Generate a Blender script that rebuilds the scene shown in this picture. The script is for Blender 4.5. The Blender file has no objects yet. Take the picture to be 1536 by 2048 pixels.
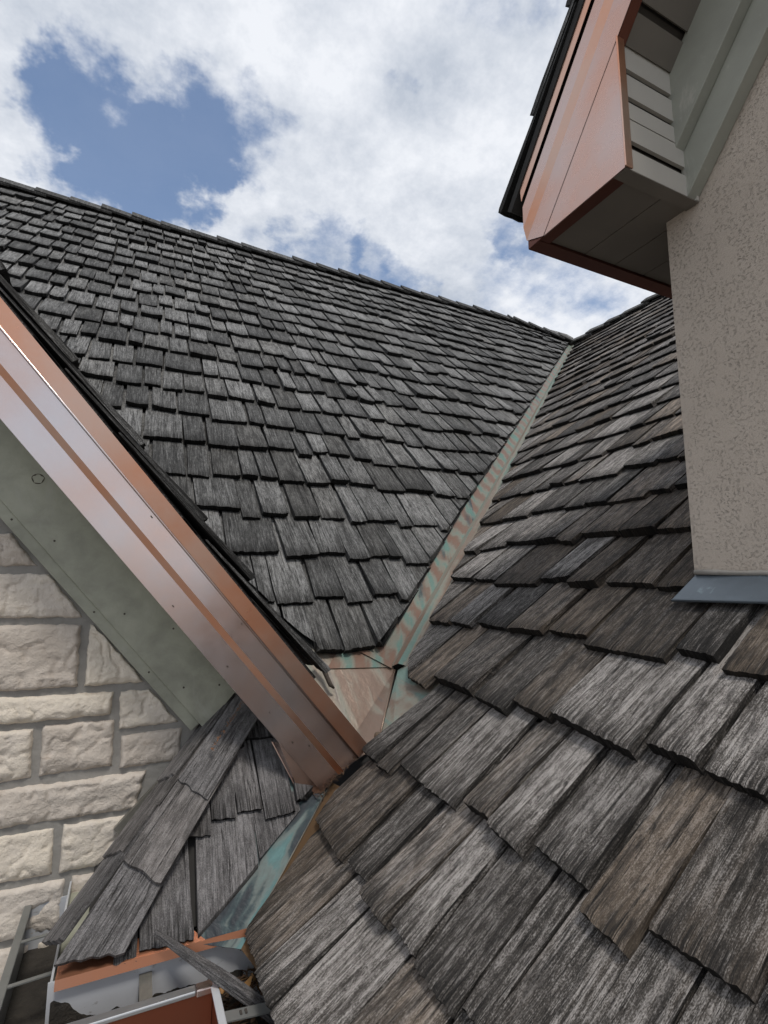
import bpy, bmesh, math, random
from mathutils import Vector as V3, noise as mnoise

# ------------------------------------------------------------------ camera, sky, sun, exposure
sc = bpy.context.scene
C = sc.collection
R = math.radians
cam_d = bpy.data.cameras.new('camera')
cam = bpy.data.objects.new('camera', cam_d)
C.objects.link(cam)
cam.location = (0, 0, 0)
cam.rotation_euler = (R(98.0), 0, R(-25.5))
cam_d.sensor_fit = 'HORIZONTAL'
cam_d.sensor_width = 36
cam_d.lens = 36 * 1060 / 1536
cam_d.clip_start = 0.02
cam_d.clip_end = 2000
sc.camera = cam

SUN_EL, SUN_AZ = 62.0, 180.0        # azimuth clockwise from +Y
SKY_STRENGTH = 0.13
CLOUD = 5.5                          # cloud radiance before the strength factor

world = bpy.data.worlds.new('World')
sc.world = world
world.use_nodes = True
wn, wl = world.node_tree.nodes, world.node_tree.links
wn.clear()

def wnode(t, **kw):
    n = wn.new(t)
    for k, v in kw.items():
        setattr(n, k, v)
    return n

w_out = wnode('ShaderNodeOutputWorld')
w_bg = wnode('ShaderNodeBackground')
w_bg.inputs['Strength'].default_value = SKY_STRENGTH
wl.new(w_bg.outputs[0], w_out.inputs[0])
w_sky = wnode('ShaderNodeTexSky', sky_type='NISHITA', sun_disc=False)
w_sky.sun_elevation = R(SUN_EL)
w_sky.sun_rotation = R(SUN_AZ)
w_sky.air_density = 1.0
w_sky.dust_density = 0.9
w_sky.ozone_density = 1.0
w_tc = wnode('ShaderNodeTexCoord')

def wmath(op, a, b=None, c=None, clamp=False):
    n = wnode('ShaderNodeMath', operation=op, use_clamp=clamp)
    for i, x in enumerate((a, b, c)):
        if x is None:
            continue
        if isinstance(x, (int, float)):
            n.inputs[i].default_value = x
        else:
            wl.new(x, n.inputs[i])
    return n.outputs[0]

def wvec(op, a, b):
    n = wnode('ShaderNodeVectorMath', operation=op)
    for i, x in enumerate((a, b)):
        if isinstance(x, (tuple, list)):
            n.inputs[i].default_value = x
        else:
            wl.new(x, n.inputs[i])
    return n.outputs['Value'] if op == 'DOT_PRODUCT' else n.outputs['Vector']

wdir = w_tc.outputs['Generated']
w_sep = wnode('ShaderNodeSeparateXYZ')
wl.new(wdir, w_sep.inputs[0])
zc = wmath('ADD', wmath('MAXIMUM', w_sep.outputs[2], 0.0), 0.35)
w_comb = wnode('ShaderNodeCombineXYZ')
wl.new(wmath('DIVIDE', w_sep.outputs[0], zc), w_comb.inputs[0])
wl.new(wmath('DIVIDE', w_sep.outputs[1], zc), w_comb.inputs[1])
w_comb.inputs[2].default_value = 0.37

def wnoise(scale, detail, rough, dist, off=(0, 0, 0)):
    a = wnode('ShaderNodeVectorMath', operation='ADD')
    wl.new(w_comb.outputs[0], a.inputs[0])
    a.inputs[1].default_value = off
    n = wnode('ShaderNodeTexNoise')
    n.inputs['Scale'].default_value = scale
    n.inputs['Detail'].default_value = detail
    n.inputs['Roughness'].default_value = rough
    n.inputs['Distortion'].default_value = dist
    wl.new(a.outputs[0], n.inputs['Vector'])
    return n.outputs['Fac']

big = wnoise(2.2, 5, 0.58, 0)
fine = wnoise(6.5, 6, 0.64, 0, (3.1, 1.7, 0))
puff = wnoise(4.4, 6, 0.66, 0, (7.3, 2.9, 0))

def sky_dir(az, el):
    a, e = R(az), R(el)
    return (math.sin(a) * math.cos(e), math.cos(a) * math.cos(e), math.sin(e))

# openings in the cloud cover: azimuth, elevation, angular radius, depth
HOLES = [(-0.9, 40.5, 6.0, 0.75), (-6.4, 38.4, 4.9, 0.6), (5.2, 43.0, 4.5, 0.6), (-10.7, 38.7, 3.2, 0.45), (0.9, 38.1, 3.7, 0.5), (18.6, 34.1, 3.4, 0.6), (23.9, 33.0, 2.9, 0.5), (28.5, 31.2, 2.0, 0.35), (38.9, 34.4, 2.3, 0.35), (27.5, 46.8, 1.5, 0.35), (13.2, 40.6, 2.7, 0.3), (-9.9, 42.3, 2.8, 0.3), (43.3, 49.8, 1.9, 0.2)]
cover = wmath('ADD', wmath('MULTIPLY', wmath('SUBTRACT', big, 0.5), 1.5),
              wmath('MULTIPLY', wmath('SUBTRACT', fine, 0.5), 1.35))
cover = wmath('ADD', cover, 0.66)
w_warp = wnode('ShaderNodeTexNoise')
w_warp.inputs['Scale'].default_value = 8.0
w_warp.inputs['Detail'].default_value = 5
w_warp.inputs['Roughness'].default_value = 0.6
wl.new(w_comb.outputs[0], w_warp.inputs['Vector'])
w_off = wvec('MULTIPLY', wvec('SUBTRACT', w_warp.outputs['Color'], (0.5, 0.5, 0.5)), (0.24, 0.24, 0.16))
w_nrm = wnode('ShaderNodeVectorMath', operation='NORMALIZE')
wl.new(wvec('ADD', wdir, w_off), w_nrm.inputs[0])
wdir2 = w_nrm.outputs[0]
for az, el, rad, dep in HOLES:
    dt = wvec('DOT_PRODUCT', wdir2, sky_dir(az, el))
    mr = wnode('ShaderNodeMapRange', interpolation_type='SMOOTHSTEP')
    mr.inputs['From Min'].default_value = math.cos(R(rad * 1.45))
    mr.inputs['From Max'].default_value = 1.0
    mr.inputs['To Min'].default_value = 0
    mr.inputs['To Max'].default_value = dep * 0.68
    wl.new(dt, mr.inputs['Value'])
    cover = wmath('SUBTRACT', cover, mr.outputs[0])
w_mask = wnode('ShaderNodeMapRange', interpolation_type='SMOOTHSTEP')
w_mask.inputs['To Min'].default_value = 0.06
w_mask.inputs['From Min'].default_value = 0.10
w_mask.inputs['From Max'].default_value = 0.64
wl.new(cover, w_mask.inputs['Value'])
w_ramp = wnode('ShaderNodeValToRGB')
w_ramp.color_ramp.elements[0].position = 0.36
w_ramp.color_ramp.elements[0].color = (0.60, 0.66, 0.76, 1)
w_ramp.color_ramp.elements[1].position = 0.62
w_ramp.color_ramp.elements[1].color = (1.0, 1.03, 1.09, 1)
wl.new(puff, w_ramp.inputs[0])
w_cl = wnode('ShaderNodeVectorMath', operation='SCALE')
wl.new(w_ramp.outputs[0], w_cl.inputs[0])
w_cl.inputs['Scale'].default_value = CLOUD
w_mix = wnode('ShaderNodeMix', data_type='RGBA')
wl.new(w_mask.outputs[0], w_mix.inputs[0])
wl.new(w_sky.outputs[0], w_mix.inputs[6])
wl.new(w_cl.outputs[0], w_mix.inputs[7])
wl.new(w_mix.outputs[2], w_bg.inputs['Color'])

sun_d = bpy.data.lights.new('sun', 'SUN')
sun_d.energy = 1.5
sun_d.angle = R(12)
sun_d.color = (1.0, 0.95, 0.88)
sun = bpy.data.objects.new('sun', sun_d)
C.objects.link(sun)
sdir = V3(sky_dir(SUN_AZ, SUN_EL))
sun.rotation_euler = (-sdir).to_track_quat('-Z', 'Y').to_euler()

sc.view_settings.view_transform = 'Standard'
sc.view_settings.look = 'None'
sc.view_settings.exposure = 0.3
sc.view_settings.gamma = 1.0
sc.view_settings.use_curve_mapping = False
try:
    sc.cycles.max_bounces = 5
    sc.cycles.use_adaptive_sampling = True
    sc.cycles.adaptive_threshold = 0.02
    world.cycles.sampling_method = 'MANUAL'
    world.cycles.sample_map_resolution = 256
    sc.cycles.use_denoising = True
except Exception:
    pass

# ------------------------------------------------------------------ materials
def new_mat(name):
    m = bpy.data.materials.new(name)
    m.use_nodes = True
    nt = m.node_tree
    for n in list(nt.nodes):
        if n.type not in ('OUTPUT_MATERIAL', 'BSDF_PRINCIPLED'):
            nt.nodes.remove(n)
    return m, nt, nt.nodes['Principled BSDF']

class N:
    """small helper for building node trees"""
    def __init__(s, nt):
        s.nt, s.n, s.l = nt, nt.nodes, nt.links
    def put(s, x, sock):
        if isinstance(x, (int, float)):
            sock.default_value = x
        elif isinstance(x, (tuple, list)):
            sock.default_value = tuple(x) + ((1,) if len(x) == 3 and sock.type == 'RGBA' else ())
        else:
            s.l.new(x, sock)
    def math(s, op, a, b=None, c=None, clamp=False):
        n = s.n.new('ShaderNodeMath'); n.operation = op; n.use_clamp = clamp
        for i, x in enumerate((a, b, c)):
            if x is not None:
                s.put(x, n.inputs[i])
        return n.outputs[0]
    def uv(s):
        return s.n.new('ShaderNodeUVMap').outputs[0]
    def obj(s):
        return s.n.new('ShaderNodeTexCoord').outputs['Object']
    def scale(s, v, k):
        n = s.n.new('ShaderNodeVectorMath'); n.operation = 'MULTIPLY'
        s.put(v, n.inputs[0]); n.inputs[1].default_value = k
        return n.outputs[0]
    def noise(s, v, scale=1, detail=3, rough=0.55, dist=0):
        n = s.n.new('ShaderNodeTexNoise')
        n.inputs['Scale'].default_value = scale
        n.inputs['Detail'].default_value = detail
        n.inputs['Roughness'].default_value = rough
        n.inputs['Distortion'].default_value = dist
        s.put(v, n.inputs['Vector'])
        return n.outputs['Fac']
    def attr(s, name):
        n = s.n.new('ShaderNodeAttribute'); n.attribute_name = name
        q = s.n.new('ShaderNodeSeparateColor')
        s.l.new(n.outputs['Color'], q.inputs[0])
        return q.outputs
    def ramp(s, f, pts):
        n = s.n.new('ShaderNodeValToRGB')
        e = n.color_ramp.elements
        while len(e) < len(pts):
            e.new(0.5)
        for i, (p, c) in enumerate(pts):
            e[i].position = p
            e[i].color = tuple(c) + (1,) if len(c) == 3 else c
        s.put(f, n.inputs[0])
        return n.outputs[0]
    def mix(s, f, a, b, mode='MIX'):
        n = s.n.new('ShaderNodeMix'); n.data_type = 'RGBA'; n.blend_type = mode
        s.put(f, n.inputs[0]); s.put(a, n.inputs[6]); s.put(b, n.inputs[7])
        return n.outputs[2]
    def step(s, f, a, b):
        n = s.n.new('ShaderNodeMapRange'); n.interpolation_type = 'SMOOTHSTEP'
        s.put(f, n.inputs['Value'])
        n.inputs['From Min'].default_value = a
        n.inputs['From Max'].default_value = b
        return n.outputs[0]
    def bump(s, h, dist, strength=1.0):
        n = s.n.new('ShaderNodeBump')
        n.inputs['Distance'].default_value = dist
        n.inputs['Strength'].default_value = strength
        s.put(h, n.inputs['Height'])
        return n.outputs[0]

def wood(name, dark, mid, light, brown, brown_amt, lichen=0.0, contrast=1.0, vary=0.4, stain=0.6, silver=0.3):
    """weathered cedar; UV is in metres, v along the grain. 'rnd': r tone, g hue, b nearness to the weathered butt, whose shade is painted in"""
    m, nt, b = new_mat(name)
    g = N(nt)
    uv = g.uv()
    rnd = g.attr('rnd')
    fiber = g.noise(g.scale(uv, (640, 34, 1)), 1, 2, 0.65, 0.0)
    streak = g.noise(g.scale(uv, (165, 8.5, 1)), 1, 5, 0.70)
    wide = g.noise(g.scale(uv, (30, 3.2, 1)), 1, 2, 0.6)
    blot = g.noise(g.scale(uv, (110, 44, 1)), 1, 4, 0.74, 0.0)
    speck = g.noise(g.scale(uv, (620, 300, 1)), 1, 1, 0.6)
    f = g.math('ADD', g.math('MULTIPLY', streak, 0.38), g.math('MULTIPLY', fiber, 0.20))
    f = g.math('ADD', f, g.math('MULTIPLY', wide, 0.20))
    f = g.math('ADD', f, g.math('MULTIPLY', blot, 0.28))
    f = g.math('ADD', f, g.math('MULTIPLY', g.math('SUBTRACT', speck, 0.5), 0.26))
    f = g.math('ADD', f, g.math('MULTIPLY', g.math('SUBTRACT', rnd[0], 0.5), 0.05))
    f = g.math('ADD', g.math('MULTIPLY', g.math('SUBTRACT', f, 0.5), contrast), 0.5)
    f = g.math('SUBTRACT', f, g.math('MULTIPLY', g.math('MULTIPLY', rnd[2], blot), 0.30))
    col = g.ramp(f, [(0.29, dark), (0.49, mid), (0.70, light)])
    bf = g.math('MULTIPLY', g.step(g.math('ADD', g.math('MULTIPLY', wide, 0.5), g.math('MULTIPLY', rnd[1], 0.62)), 0.58, 0.92), brown_amt)
    col = g.mix(bf, col, g.mix(0.6, g.mix(1.0, col, brown, 'MULTIPLY'), tuple(0.27 * x for x in brown)))
    if lichen > 0:
        lm = g.step(g.noise(g.scale(uv, (30, 24, 1)), 1, 4, 0.7), 0.72, 0.76)
        col = g.mix(g.math('MULTIPLY', lm, lichen), col, (0.30, 0.19, 0.045))
    ck = g.noise(g.scale(uv, (62, 1.5, 1)), 1, 1, 0.5)
    crack = g.step(g.math('ABSOLUTE', g.math('SUBTRACT', ck, 0.52)), 0.016, 0.004)
    crack = g.math('MULTIPLY', crack, g.step(blot, 0.42, 0.58))
    col = g.mix(g.math('MULTIPLY', crack, 0.85), col, (0.012, 0.011, 0.010))
    sp = g.noise(g.scale(uv, (150, 2.2, 1)), 1, 1, 0.5)
    split = g.math('MULTIPLY', g.step(g.math('ABSOLUTE', g.math('SUBTRACT', sp, 0.5)), 0.055, 0.015), g.step(g.math('ADD', rnd[2], g.math('MULTIPLY', g.math('SUBTRACT', blot, 0.5), 0.8)), 0.22, 0.50))
    col = g.mix(g.math('MULTIPLY', split, 0.8), col, (0.012, 0.011, 0.010))
    stn = g.step(g.math('ADD', g.noise(g.scale(uv, (44, 11, 1)), 1, 4, 0.70), g.math('MULTIPLY', rnd[1], 0.10)), 0.56, 0.68)
    col = g.mix(g.math('MULTIPLY', stn, stain), col, g.mix(0.72, col, (0.016, 0.014, 0.013)))
    slv = g.math('MULTIPLY', g.step(streak, 0.55, 0.70), g.step(blot, 0.46, 0.62))
    col = g.mix(g.math('MULTIPLY', slv, silver), col, light)
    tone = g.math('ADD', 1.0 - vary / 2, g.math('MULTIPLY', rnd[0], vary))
    tone = g.math('MULTIPLY', tone, g.math('SUBTRACT', 1.0, g.math('MULTIPLY', g.step(rnd[2], 0.80, 0.95), 0.72)))  # butt ends and undersides darkened: painted shade on top of weathered end grain
    tv = g.n.new('ShaderNodeVectorMath'); tv.operation = 'SCALE'
    g.l.new(col, tv.inputs[0]); g.put(tone, tv.inputs['Scale'])
    g.l.new(tv.outputs[0], b.inputs['Base Color'])
    b.inputs['Roughness'].default_value = 0.82
    b.inputs['Specular IOR Level'].default_value = 0.35
    h = g.math('ADD', g.math('MULTIPLY', streak, 0.9), g.math('MULTIPLY', fiber, 0.45))
    h = g.math('SUBTRACT', h, g.math('MULTIPLY', crack, 0.9))
    g.l.new(g.bump(h, 0.006, 0.8), b.inputs['Normal'])
    return m

def copper(name, base, tarnish, amount, rough=0.33, coat=0.25, spots=0.0):
    m, nt, b = new_mat(name)
    g = N(nt)
    o = g.obj()
    n1 = g.noise(o, 3.2, 2, 0.5, 0.3)
    n2 = g.noise(o, 30, 3, 0.6, 0.0)
    f = g.math('MULTIPLY', g.step(g.math('ADD', g.math('MULTIPLY', n1, 0.85), g.math('MULTIPLY', n2, 0.15)), 0.30, 0.70), amount)
    col = g.mix(f, base, tarnish)
    if spots:
        s = g.step(g.noise(o, 120, 3, 0.7), 0.72, 0.78)
        col = g.mix(g.math('MULTIPLY', s, spots), col, (0.05, 0.03, 0.02))
    g.l.new(col, b.inputs['Base Color'])
    b.inputs['Metallic'].default_value = 0.95
    r = g.math('ADD', rough, g.math('MULTIPLY', g.math('SUBTRACT', n2, 0.5), 0.12))
    g.l.new(r, b.inputs['Roughness'])
    b.inputs['Coat Weight'].default_value = coat
    b.inputs['Coat Roughness'].default_value = 0.22
    g.l.new(g.bump(n1, 0.010, 0.25), b.inputs['Normal'])
    return m

def patina(name, teal, brown, dark, su, sv, shear, t0, t1, dark_t, metal=0.25, spec=0.5, wave=None):
    """copper that has run green; UV: u across the sheet, v down its length"""
    m, nt, b = new_mat(name)
    g = N(nt)
    uv = g.uv()
    sp = g.n.new('ShaderNodeSeparateXYZ'); g.l.new(uv, sp.inputs[0])
    u, v = sp.outputs[0], sp.outputs[1]
    cb = g.n.new('ShaderNodeCombineXYZ')
    g.put(g.math('MULTIPLY', u, su), cb.inputs[0])
    g.put(g.math('ADD', g.math('MULTIPLY', v, sv), g.math('MULTIPLY', u, shear)), cb.inputs[1])
    runs = g.noise(cb.outputs[0], 1, 3, 0.55, 0.5)
    if wave:
        ph = g.math('ADD', g.math('MULTIPLY', g.math('ADD', v, g.math('MULTIPLY', u, wave[1])), wave[0]), g.math('MULTIPLY', g.noise(g.scale(uv, (9, 4, 1)), 1, 3, 0.6), 7.0))
        wv = g.math('ADD', 0.5, g.math('MULTIPLY', g.math('SINE', ph), 0.16))
        runs = g.math('ADD', g.math('MULTIPLY', runs, 0.45), g.math('MULTIPLY', wv, 0.55))
    soft = g.noise(g.scale(uv, (22, 16, 1)), 1, 5, 0.65, 0.3)
    grit = g.noise(g.scale(uv, (150, 90, 1)), 1, 4, 0.7)
    tm = g.step(g.math('ADD', g.math('MULTIPLY', runs, 0.8), g.math('MULTIPLY', soft, 0.2)), t0, t1)
    dm = g.step(g.noise(cb.outputs[0], 0.73, 3, 0.5, 0.8), dark_t, dark_t + 0.10)
    bc = g.mix(dm, brown, dark)
    tc = g.mix(grit, tuple(0.62 * x for x in teal), teal)
    col = g.mix(tm, bc, tc)
    rim = g.math('MULTIPLY', g.step(g.math('ABSOLUTE', g.math('SUBTRACT', tm, 0.5)), 0.35, 0.1), 0.12)
    col = g.mix(rim, col, (0.55, 0.44, 0.36))
    g.l.new(col, b.inputs['Base Color'])
    b.inputs['Specular IOR Level'].default_value = spec
    g.put(g.math('MULTIPLY', g.math('SUBTRACT', 1.0, tm), metal), b.inputs['Metallic'])
    g.put(g.math('ADD', 0.34, g.math('MULTIPLY', tm, 0.26)), b.inputs['Roughness'])
    g.l.new(g.bump(g.math('ADD', g.math('MULTIPLY', soft, 0.7), g.math('MULTIPLY', tm, 0.15)), 0.006, 0.6), b.inputs['Normal'])
    return m

def plain(name, col, rough=0.6, metal=0.0, var=0.15, scale=20, bump=0.0, streak=None, spec=0.5):
    m, nt, b = new_mat(name)
    g = N(nt)
    o = g.obj()
    n1 = g.noise(o, scale, 5, 0.62, 0.3)
    n2 = g.noise(o, scale * 0.22, 4, 0.6, 0.4)
    f = g.math('ADD', g.math('MULTIPLY', n1, 0.5), g.math('MULTIPLY', n2, 0.5))
    c = g.ramp(f, [(0.3, tuple(x * (1 - var) for x in col)), (0.7, tuple(min(1, x * (1 + var)) for x in col))])
    if streak:
        s = g.step(g.noise(g.scale(o, streak[0]), 1, 5, 0.65, 0.4), streak[2], streak[3])
        c = g.mix(g.math('MULTIPLY', s, streak[4]), c, streak[1])
    g.l.new(c, b.inputs['Base Color'])
    b.inputs['Roughness'].default_value = rough
    b.inputs['Metallic'].default_value = metal
    b.inputs['Specular IOR Level'].default_value = spec
    if bump:
        g.l.new(g.bump(n1, bump, 0.7), b.inputs['Normal'])
    return m

M = {}
M['shake_grey'] = wood('weathered_grey_cedar', (0.015, 0.0148, 0.0142), (0.079, 0.078, 0.075), (0.275, 0.272, 0.266), (0.62, 0.58, 0.50), 0.25, 0.0, 1.8, 0.55, 0.7, 0.40)
M['shake_brown'] = wood('weathered_brown_cedar', (0.010, 0.009, 0.0085), (0.070, 0.062, 0.055), (0.345, 0.322, 0.303), (0.82, 0.62, 0.44), 0.66, 0.45, 1.95, 0.60, 0.80, 0.60)
M['shake_mid'] = wood('silvered_cedar', (0.026, 0.025, 0.026), (0.105, 0.100, 0.100), (0.26, 0.25, 0.25), (0.75, 0.62, 0.50), 0.25, 0.0, 1.6, 0.3)
M['deck'] = plain('roof_felt', (0.03, 0.028, 0.026), 0.9)
M['copper'] = copper('aged_copper', (0.66, 0.45, 0.37), (0.63, 0.58, 0.58), 1.0, 0.22, 0.85, 0.0)
M['copper_dormer'] = copper('brown_copper', (0.58, 0.31, 0.22), (0.55, 0.42, 0.38), 1.0, 0.28, 0.5, 0.0)
M['copper_bright'] = copper('bright_copper', (0.68, 0.30, 0.17), (0.62, 0.45, 0.37), 0.9, 0.30, 0.35)
M['copper_orange'] = copper('orange_copper', (0.46, 0.19, 0.10), (0.40, 0.22, 0.15), 0.8, 0.42, 0.1)
M['copper_red'] = copper('red_brown_copper', (0.32, 0.10, 0.055), (0.26, 0.11, 0.07), 0.7, 0.45, 0.1)
M['copper_shaded'] = copper('shaded_copper_trim', (0.20, 0.078, 0.055), (0.13, 0.065, 0.055), 0.6, 0.5, 0.05)  # copper with the shade under the dormer eave painted into its colour
M['patina_valley'] = patina('valley_patina', (0.165, 0.300, 0.262), (0.215, 0.130, 0.095), (0.060, 0.062, 0.068), 5, 9.0, 20, 0.39, 0.64, 0.56, 0.18, 0.18, (44.0, 1.3))
M['patina_right'] = patina('valley_patina_right', (0.185, 0.285, 0.250), (0.225, 0.155, 0.120), (0.11, 0.10, 0.10), 48, 1.0, 0, 0.38, 0.62, 0.66, 0.12, 0.15)
M['patina_pan'] = patina('pan_patina', (0.27, 0.29, 0.235), (0.235, 0.165, 0.125), (0.165, 0.145, 0.135), 20, 3.0, 6, 0.44, 0.72, 0.58, 0.35)
M['patina_teal'] = patina('pan_patina_green', (0.25, 0.36, 0.315), (0.26, 0.19, 0.15), (0.20, 0.2, 0.2), 6, 14, 8, 0.34, 0.62, 0.75, 0.15)
M['patina_dark'] = patina('dark_valley_patina', (0.15, 0.27, 0.27), (0.030, 0.035, 0.042), (0.018, 0.020, 0.024), 14, 3.5, 0, 0.38, 0.62, 0.62, 0.05, 0.12)
M['patina_rust'] = patina('rust_stained_copper', (0.10, 0.12, 0.11), (0.115, 0.072, 0.040), (0.055, 0.052, 0.050), 26, 2.2, 0, 0.62, 0.72, 0.50, 0.1, 0.15)
M['green'] = plain('sage_green_paint', (0.335, 0.338, 0.270), 0.55, 0, 0.34, 16, 0.0025, ((11, 11, 5), (0.42, 0.42, 0.36), 0.54, 0.72, 0.7))
M['green_dormer'] = plain('sage_green_paint_pale', (0.33, 0.335, 0.285), 0.55, 0, 0.14, 10, 0.001, ((14, 14, 6), (0.50, 0.47, 0.42), 0.57, 0.68, 0.6))
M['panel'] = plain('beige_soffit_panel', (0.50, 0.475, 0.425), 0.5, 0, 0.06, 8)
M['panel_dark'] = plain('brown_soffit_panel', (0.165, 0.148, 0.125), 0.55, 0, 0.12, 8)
M['groove'] = plain('soffit_groove', (0.06, 0.052, 0.045), 0.7)
M['lead'] = plain('lead_apron', (0.120, 0.145, 0.168), 0.42, 0.35, 0.2, 16, 0.002, ((5, 30, 30), (0.26, 0.34, 0.36), 0.60, 0.72, 0.5))
M['gut_in'] = plain('pale_gutter_lining', (0.60, 0.615, 0.64), 0.38, 0.25, 0.08, 12, 0, ((18, 18, 42), (0.10, 0.075, 0.05), 0.60, 0.70, 0.8))
M['gut_floor'] = plain('gutter_silt', (0.035, 0.030, 0.024), 0.95, 0, 0.5, 60, 0.01)
M['gut_lip'] = plain('bright_gutter_lip', (0.50, 0.51, 0.52), 0.28, 0.8, 0.08, 20)
M['gut_grey'] = plain('dull_gutter_metal', (0.24, 0.245, 0.235), 0.45, 0.5, 0.2, 16)
M['strap'] = plain('hanger_metal', (0.20, 0.19, 0.165), 0.5, 0.5, 0.35, 40)
M['leaf'] = plain('dry_leaf', (0.36, 0.20, 0.075), 0.7, 0, 0.3, 40)
M['litter'] = plain('brown_litter', (0.075, 0.042, 0.022), 0.9, 0, 0.6, 60)
M['needles'] = plain('orange_needles', (0.30, 0.12, 0.035), 0.9, 0, 0.4, 80)
M['bark'] = plain('dark_bark', (0.075, 0.060, 0.048), 0.85, 0, 0.45, 160, 0.004)
M['husk'] = plain('seed_husk', (0.13, 0.095, 0.065), 0.8, 0, 0.4, 120, 0.004)
M['caulk'] = plain('old_caulk', (0.30, 0.28, 0.25), 0.8, 0, 0.2, 60, 0.004)
M['ground'] = plain('pale_paving', (0.26, 0.24, 0.215), 0.9, 0, 0.2, 0.8)
M['frame_dark'] = plain('house_shell', (0.10, 0.095, 0.09), 0.9)

def mat_stucco():
    m, nt, b = new_mat('worm_stucco')
    g = N(nt)
    o = g.obj()
    w = g.noise(o, 14, 3, 0.5, 0.0)
    a = g.noise(g.scale(o, (1, 120, 215)), 1, 3, 0.6, 1.8)
    lines = g.step(g.math('ABSOLUTE', g.math('SUBTRACT', a, 0.46)), 0.034, 0.006)
    gate = g.step(g.noise(g.scale(o, (1, 130, 140)), 1, 1, 0.5, 0.0), 0.48, 0.62)
    worm = g.math('MULTIPLY', g.math('MULTIPLY', lines, gate), g.step(g.noise(o, 22, 3, 0.6), 0.36, 0.62))
    grit = g.noise(o, 260, 3, 0.6)
    big = g.noise(o, 3, 4, 0.6)
    c = g.ramp(big, [(0.3, (0.500, 0.430, 0.360)), (0.7, (0.565, 0.490, 0.415))])
    c = g.mix(g.math('MULTIPLY', worm, 0.03), c, (0.14, 0.12, 0.10))
    g.l.new(c, b.inputs['Base Color'])
    b.inputs['Roughness'].default_value = 0.92
    h = g.math('SUBTRACT', g.math('ADD', g.math('MULTIPLY', grit, 0.45), g.math('MULTIPLY', a, 0.35)), g.math('MULTIPLY', worm, 0.9))
    g.l.new(g.bump(h, 0.005, 0.8), b.inputs['Normal'])
    return m
M['stucco'] = mat_stucco()

def mat_stone():
    m, nt, b = new_mat('cream_limestone')
    g = N(nt)
    o = g.obj()
    rnd = g.attr('rnd')
    n1 = g.noise(o, 11, 5, 0.6, 0.4)
    n2 = g.noise(o, 70, 5, 0.65, 0.2)
    f = g.math('ADD', g.math('MULTIPLY', n1, 0.55), g.math('MULTIPLY', n2, 0.2))
    f = g.math('ADD', f, g.math('MULTIPLY', g.math('SUBTRACT', rnd[0], 0.2), 0.42))
    c = g.ramp(f, [(0.30, (0.53, 0.465, 0.40)), (0.50, (0.64, 0.575, 0.505)), (0.72, (0.72, 0.645, 0.54))])
    st = g.step(g.noise(g.scale(o, (10, 10, 26)), 1, 4, 0.6, 0.5), 0.63, 0.74)
    c = g.mix(g.math('MULTIPLY', st, 0.45), c, (0.24, 0.155, 0.09))
    g.l.new(c, b.inputs['Base Color'])
    b.inputs['Roughness'].default_value = 0.9
    g.l.new(g.bump(g.math('ADD', n2, g.math('MULTIPLY', n1, 0.6)), 0.009, 0.7), b.inputs['Normal'])
    return m
M['stone'] = mat_stone()
M['mortar'] = plain('grey_mortar', (0.27, 0.258, 0.238), 0.95, 0, 0.14, 45, 0.004)

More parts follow.
